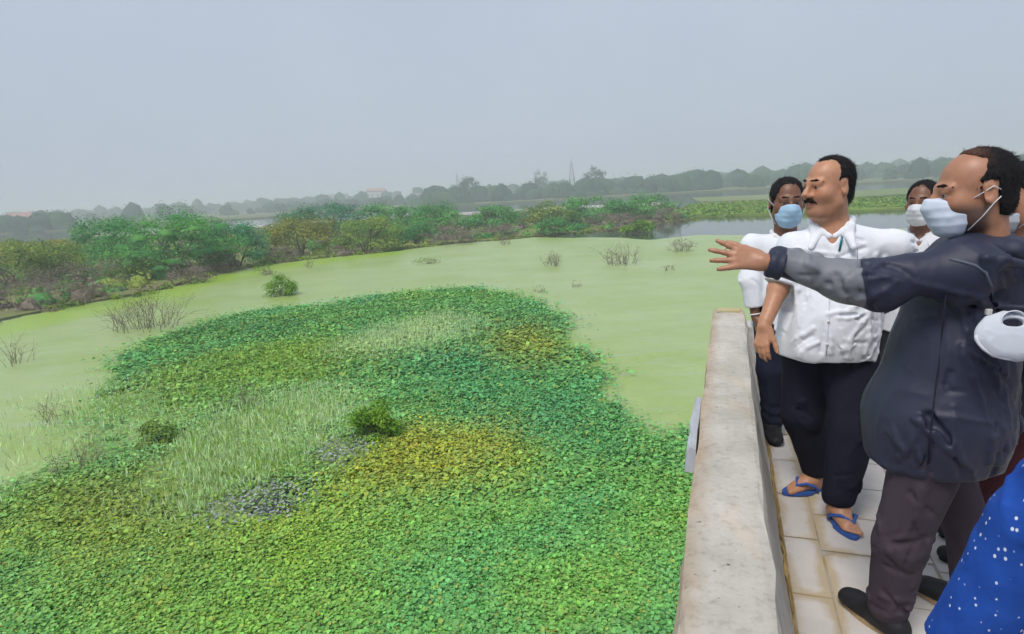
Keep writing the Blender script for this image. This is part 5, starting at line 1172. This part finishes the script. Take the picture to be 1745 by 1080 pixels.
    T.plane((0, 0, .055), (0, 0, -1), .004); T.warp(folds(.007, 11, (1, 1, .3), 97)); T.warp(bands(anR+np.array([0, 0, .05]), (0, 0, 1), 90, .006, 4, rad=.12)); T.warp(bands(anL+np.array([0, 0, .05]), (0, 0, 1), 90, .006, 5, rad=.12))
    lo, hi = bounds([hipR, hipL, anR, anL], .15); lo[2] = .03; put('trousers', sdf_mesh('trousers', T, lo, hi, .010, trous), M_cloth, root)
    add_shoe(root, anR, fw, .95); add_shoe(root, anL, fw, .95)
    if bracelet:
        d_ = norm(wrR-elR); a = norm(np.cross(d_, (0, 1, 0))); b_ = np.cross(d_, a); c_ = wrR-d_*.02
        ring = [c_+.032*(a*math.cos(t)+b_*math.sin(t)) for t in np.linspace(0, 2*math.pi, 17)]; put('bracelet', tubes_mesh('bracelet', [(ring, .0045)], 6), M_bead, root)
    return root
Y3 = 3.62; h3 = at_y(1341, 346, Y3)
standing_man('masked man in white shirt and dark jeans standing behind the parapet end', h3, (-.22, -.97, -.05), (-.25, -.97, 0), 1.12, SK['dark'], (.78, .80, .84), (.014, .018, .035), 'full', (.40, .60, .78), True, Yc=Y3,
             elR=at_y(1279, 478, Y3), wrR=at_y(1288, 540, Y3-.03), bracelet=True, bres=.0072, sleeve=.86, hiz=.80, skirt=.10, girth=.98,
             anks=(np.array([*at_z(1316, 740, .03)[:2]+np.array([.02, .06]), .08]), np.array([1.80, 3.62, .08])))
Y4 = 3.75; h4 = at_y(1572, 347, Y4)
standing_man('man with white face mask half hidden between the two front men', h4, (-.75, -.65, 0), (-.6, -.8, 0), 1.06, SK['dark'], (.70, .71, .74), (.03, .03, .035), 'full', (.72, .74, .76), True, Yc=Y4, sleeve=.4, hiz=.72)
h5 = at_y(1752, 352, 2.28); h5[2] = 1.47
def dark_sleeve(V): return np.repeat(np.array([[.020, .022, .030]]), len(V), 0)
w5 = at_y(1716, 728, 1.97)
standing_man('person in black jacket and maroon trousers cut off by the right edge', h5, (-.9, .35, 0), (-.8, .55, 0), 1.06, SK['mid'], dark_sleeve, (.075, .022, .026), 'full', (.6, .65, .7), True, sleeve=.97, hiz=.74,
             elL=w5+np.array([.16, .06, .24]), wrL=w5, girth=1.0)
# ---- person in the blue dotted shirt, right beside the camera
h6 = np.array([1.29, 1.08, 1.41]); e6 = np.array([.965, 1.05, .93])
standing_man('short person in royal blue shirt with small white dots in the near right corner', h6, (-.35, .93, 0), (-.3, .95, 0), 1.04, SK['mid'], (.02, .10, .55), (.03, .03, .04), 'full', (.5, .6, .7), True, sleeve=.95, hiz=.70, girth=1.2,
             elL=e6, wrL=np.array([.885, 1.12, .58]), skirt=.26)
m, n, l, b = newmat('dotted_cotton'); tc = n.new('ShaderNodeTexCoord')
t = noise(n, l, 14, 5); r = ramp(n, .3, .7, (.014, .06, .30), (.022, .09, .42)); l.new(t.outputs[0], r.inputs[0])
v = n.new('ShaderNodeTexVoronoi'); v.inputs['Scale'].default_value = 58; v.inputs['Randomness'].default_value = .8
mp = n.new('ShaderNodeMapping'); mp.inputs['Scale'].default_value = (1, 1, .7); l.new(tc.outputs['Object'], mp.inputs[0]); l.new(mp.outputs[0], v.inputs['Vector'])
r3 = ramp(n, .12, .18, (1, 1, 1), (0, 0, 0)); l.new(v.outputs['Distance'], r3.inputs[0])
l.new(mixrgb(n, l, r3.outputs[0], r.outputs[0], (.62, .68, .80)), b.inputs['Base Color']); b.inputs['Roughness'].default_value = .85; b.inputs['Specular IOR Level'].default_value = .12; crease(m, 7, .6, .02)
for o in list(COL.objects):
    if o.parent and 'dots in the near' in str(o.parent.get('label', '')) and o.name.startswith('shirt'):
        o.data.materials.clear(); o.data.materials.append(m)
        for c_ in o.children: c_.data.materials.clear(); c_.data.materials.append(m)
# ---- white cap hanging against the dark jacket
cc = at_y(1726, 572, 1.66); cap = empty('cap', cc, 'white cap with strap opening hanging beside the navy jacket', 'cap')
Bc = basis((-.10, -.92, .38)); Fc_ = Field(); Fc_.ell(cc, (.100, .030, .070), Bc, .01); Fc_.ell(cc+Bc@np.array([0, -.010, -.002]), (.095, .030, .066), Bc, .004, 's'); Fc_.ell(cc+Bc@np.array([.006, .05, .036]), (.030, .06, .015), Bc, .004, 's'); Fc_.warp(folds(.003, 14, (1, 1, 1), 5))
put('crown', sdf_mesh('crown', Fc_, cc-.11, cc+.11, .003, (.58, .61, .66)), M_cloth, cap)
a_ = [cc+Bc@np.array([.006+.034*math.cos(t), .020-.006*abs(math.cos(t)), .036+.028*math.sin(t)]) for t in np.linspace(-.1, math.pi+.1, 14)]
sv = []; sq_ = []
for k_, p_ in enumerate(a_):
    for dy_, dz_ in ((-.014, 0), (.014, 0), (.014, .003), (-.014, .003)): sv.append(p_+Bc@np.array([0, dy_, dz_]))
    if k_: sq_ += [(4*k_-4+q, 4*k_-4+(q+1) % 4, 4*k_+(q+1) % 4, 4*k_+q) for q in range(4)]
put('strap', raw_mesh('strap', np.array(sv), [i_ for f_ in sq_ for i_ in f_], [4]*len(sq_), smooth=False), M_white, cap)
rim_ = [cc+Bc@np.array([.098*math.cos(t), .004, .067*math.sin(t)]) for t in np.linspace(math.pi*.98, math.pi*2.02, 18)]
put('rim', tubes_mesh('rim', [(rim_, .0045)], 6), M_white, cap)
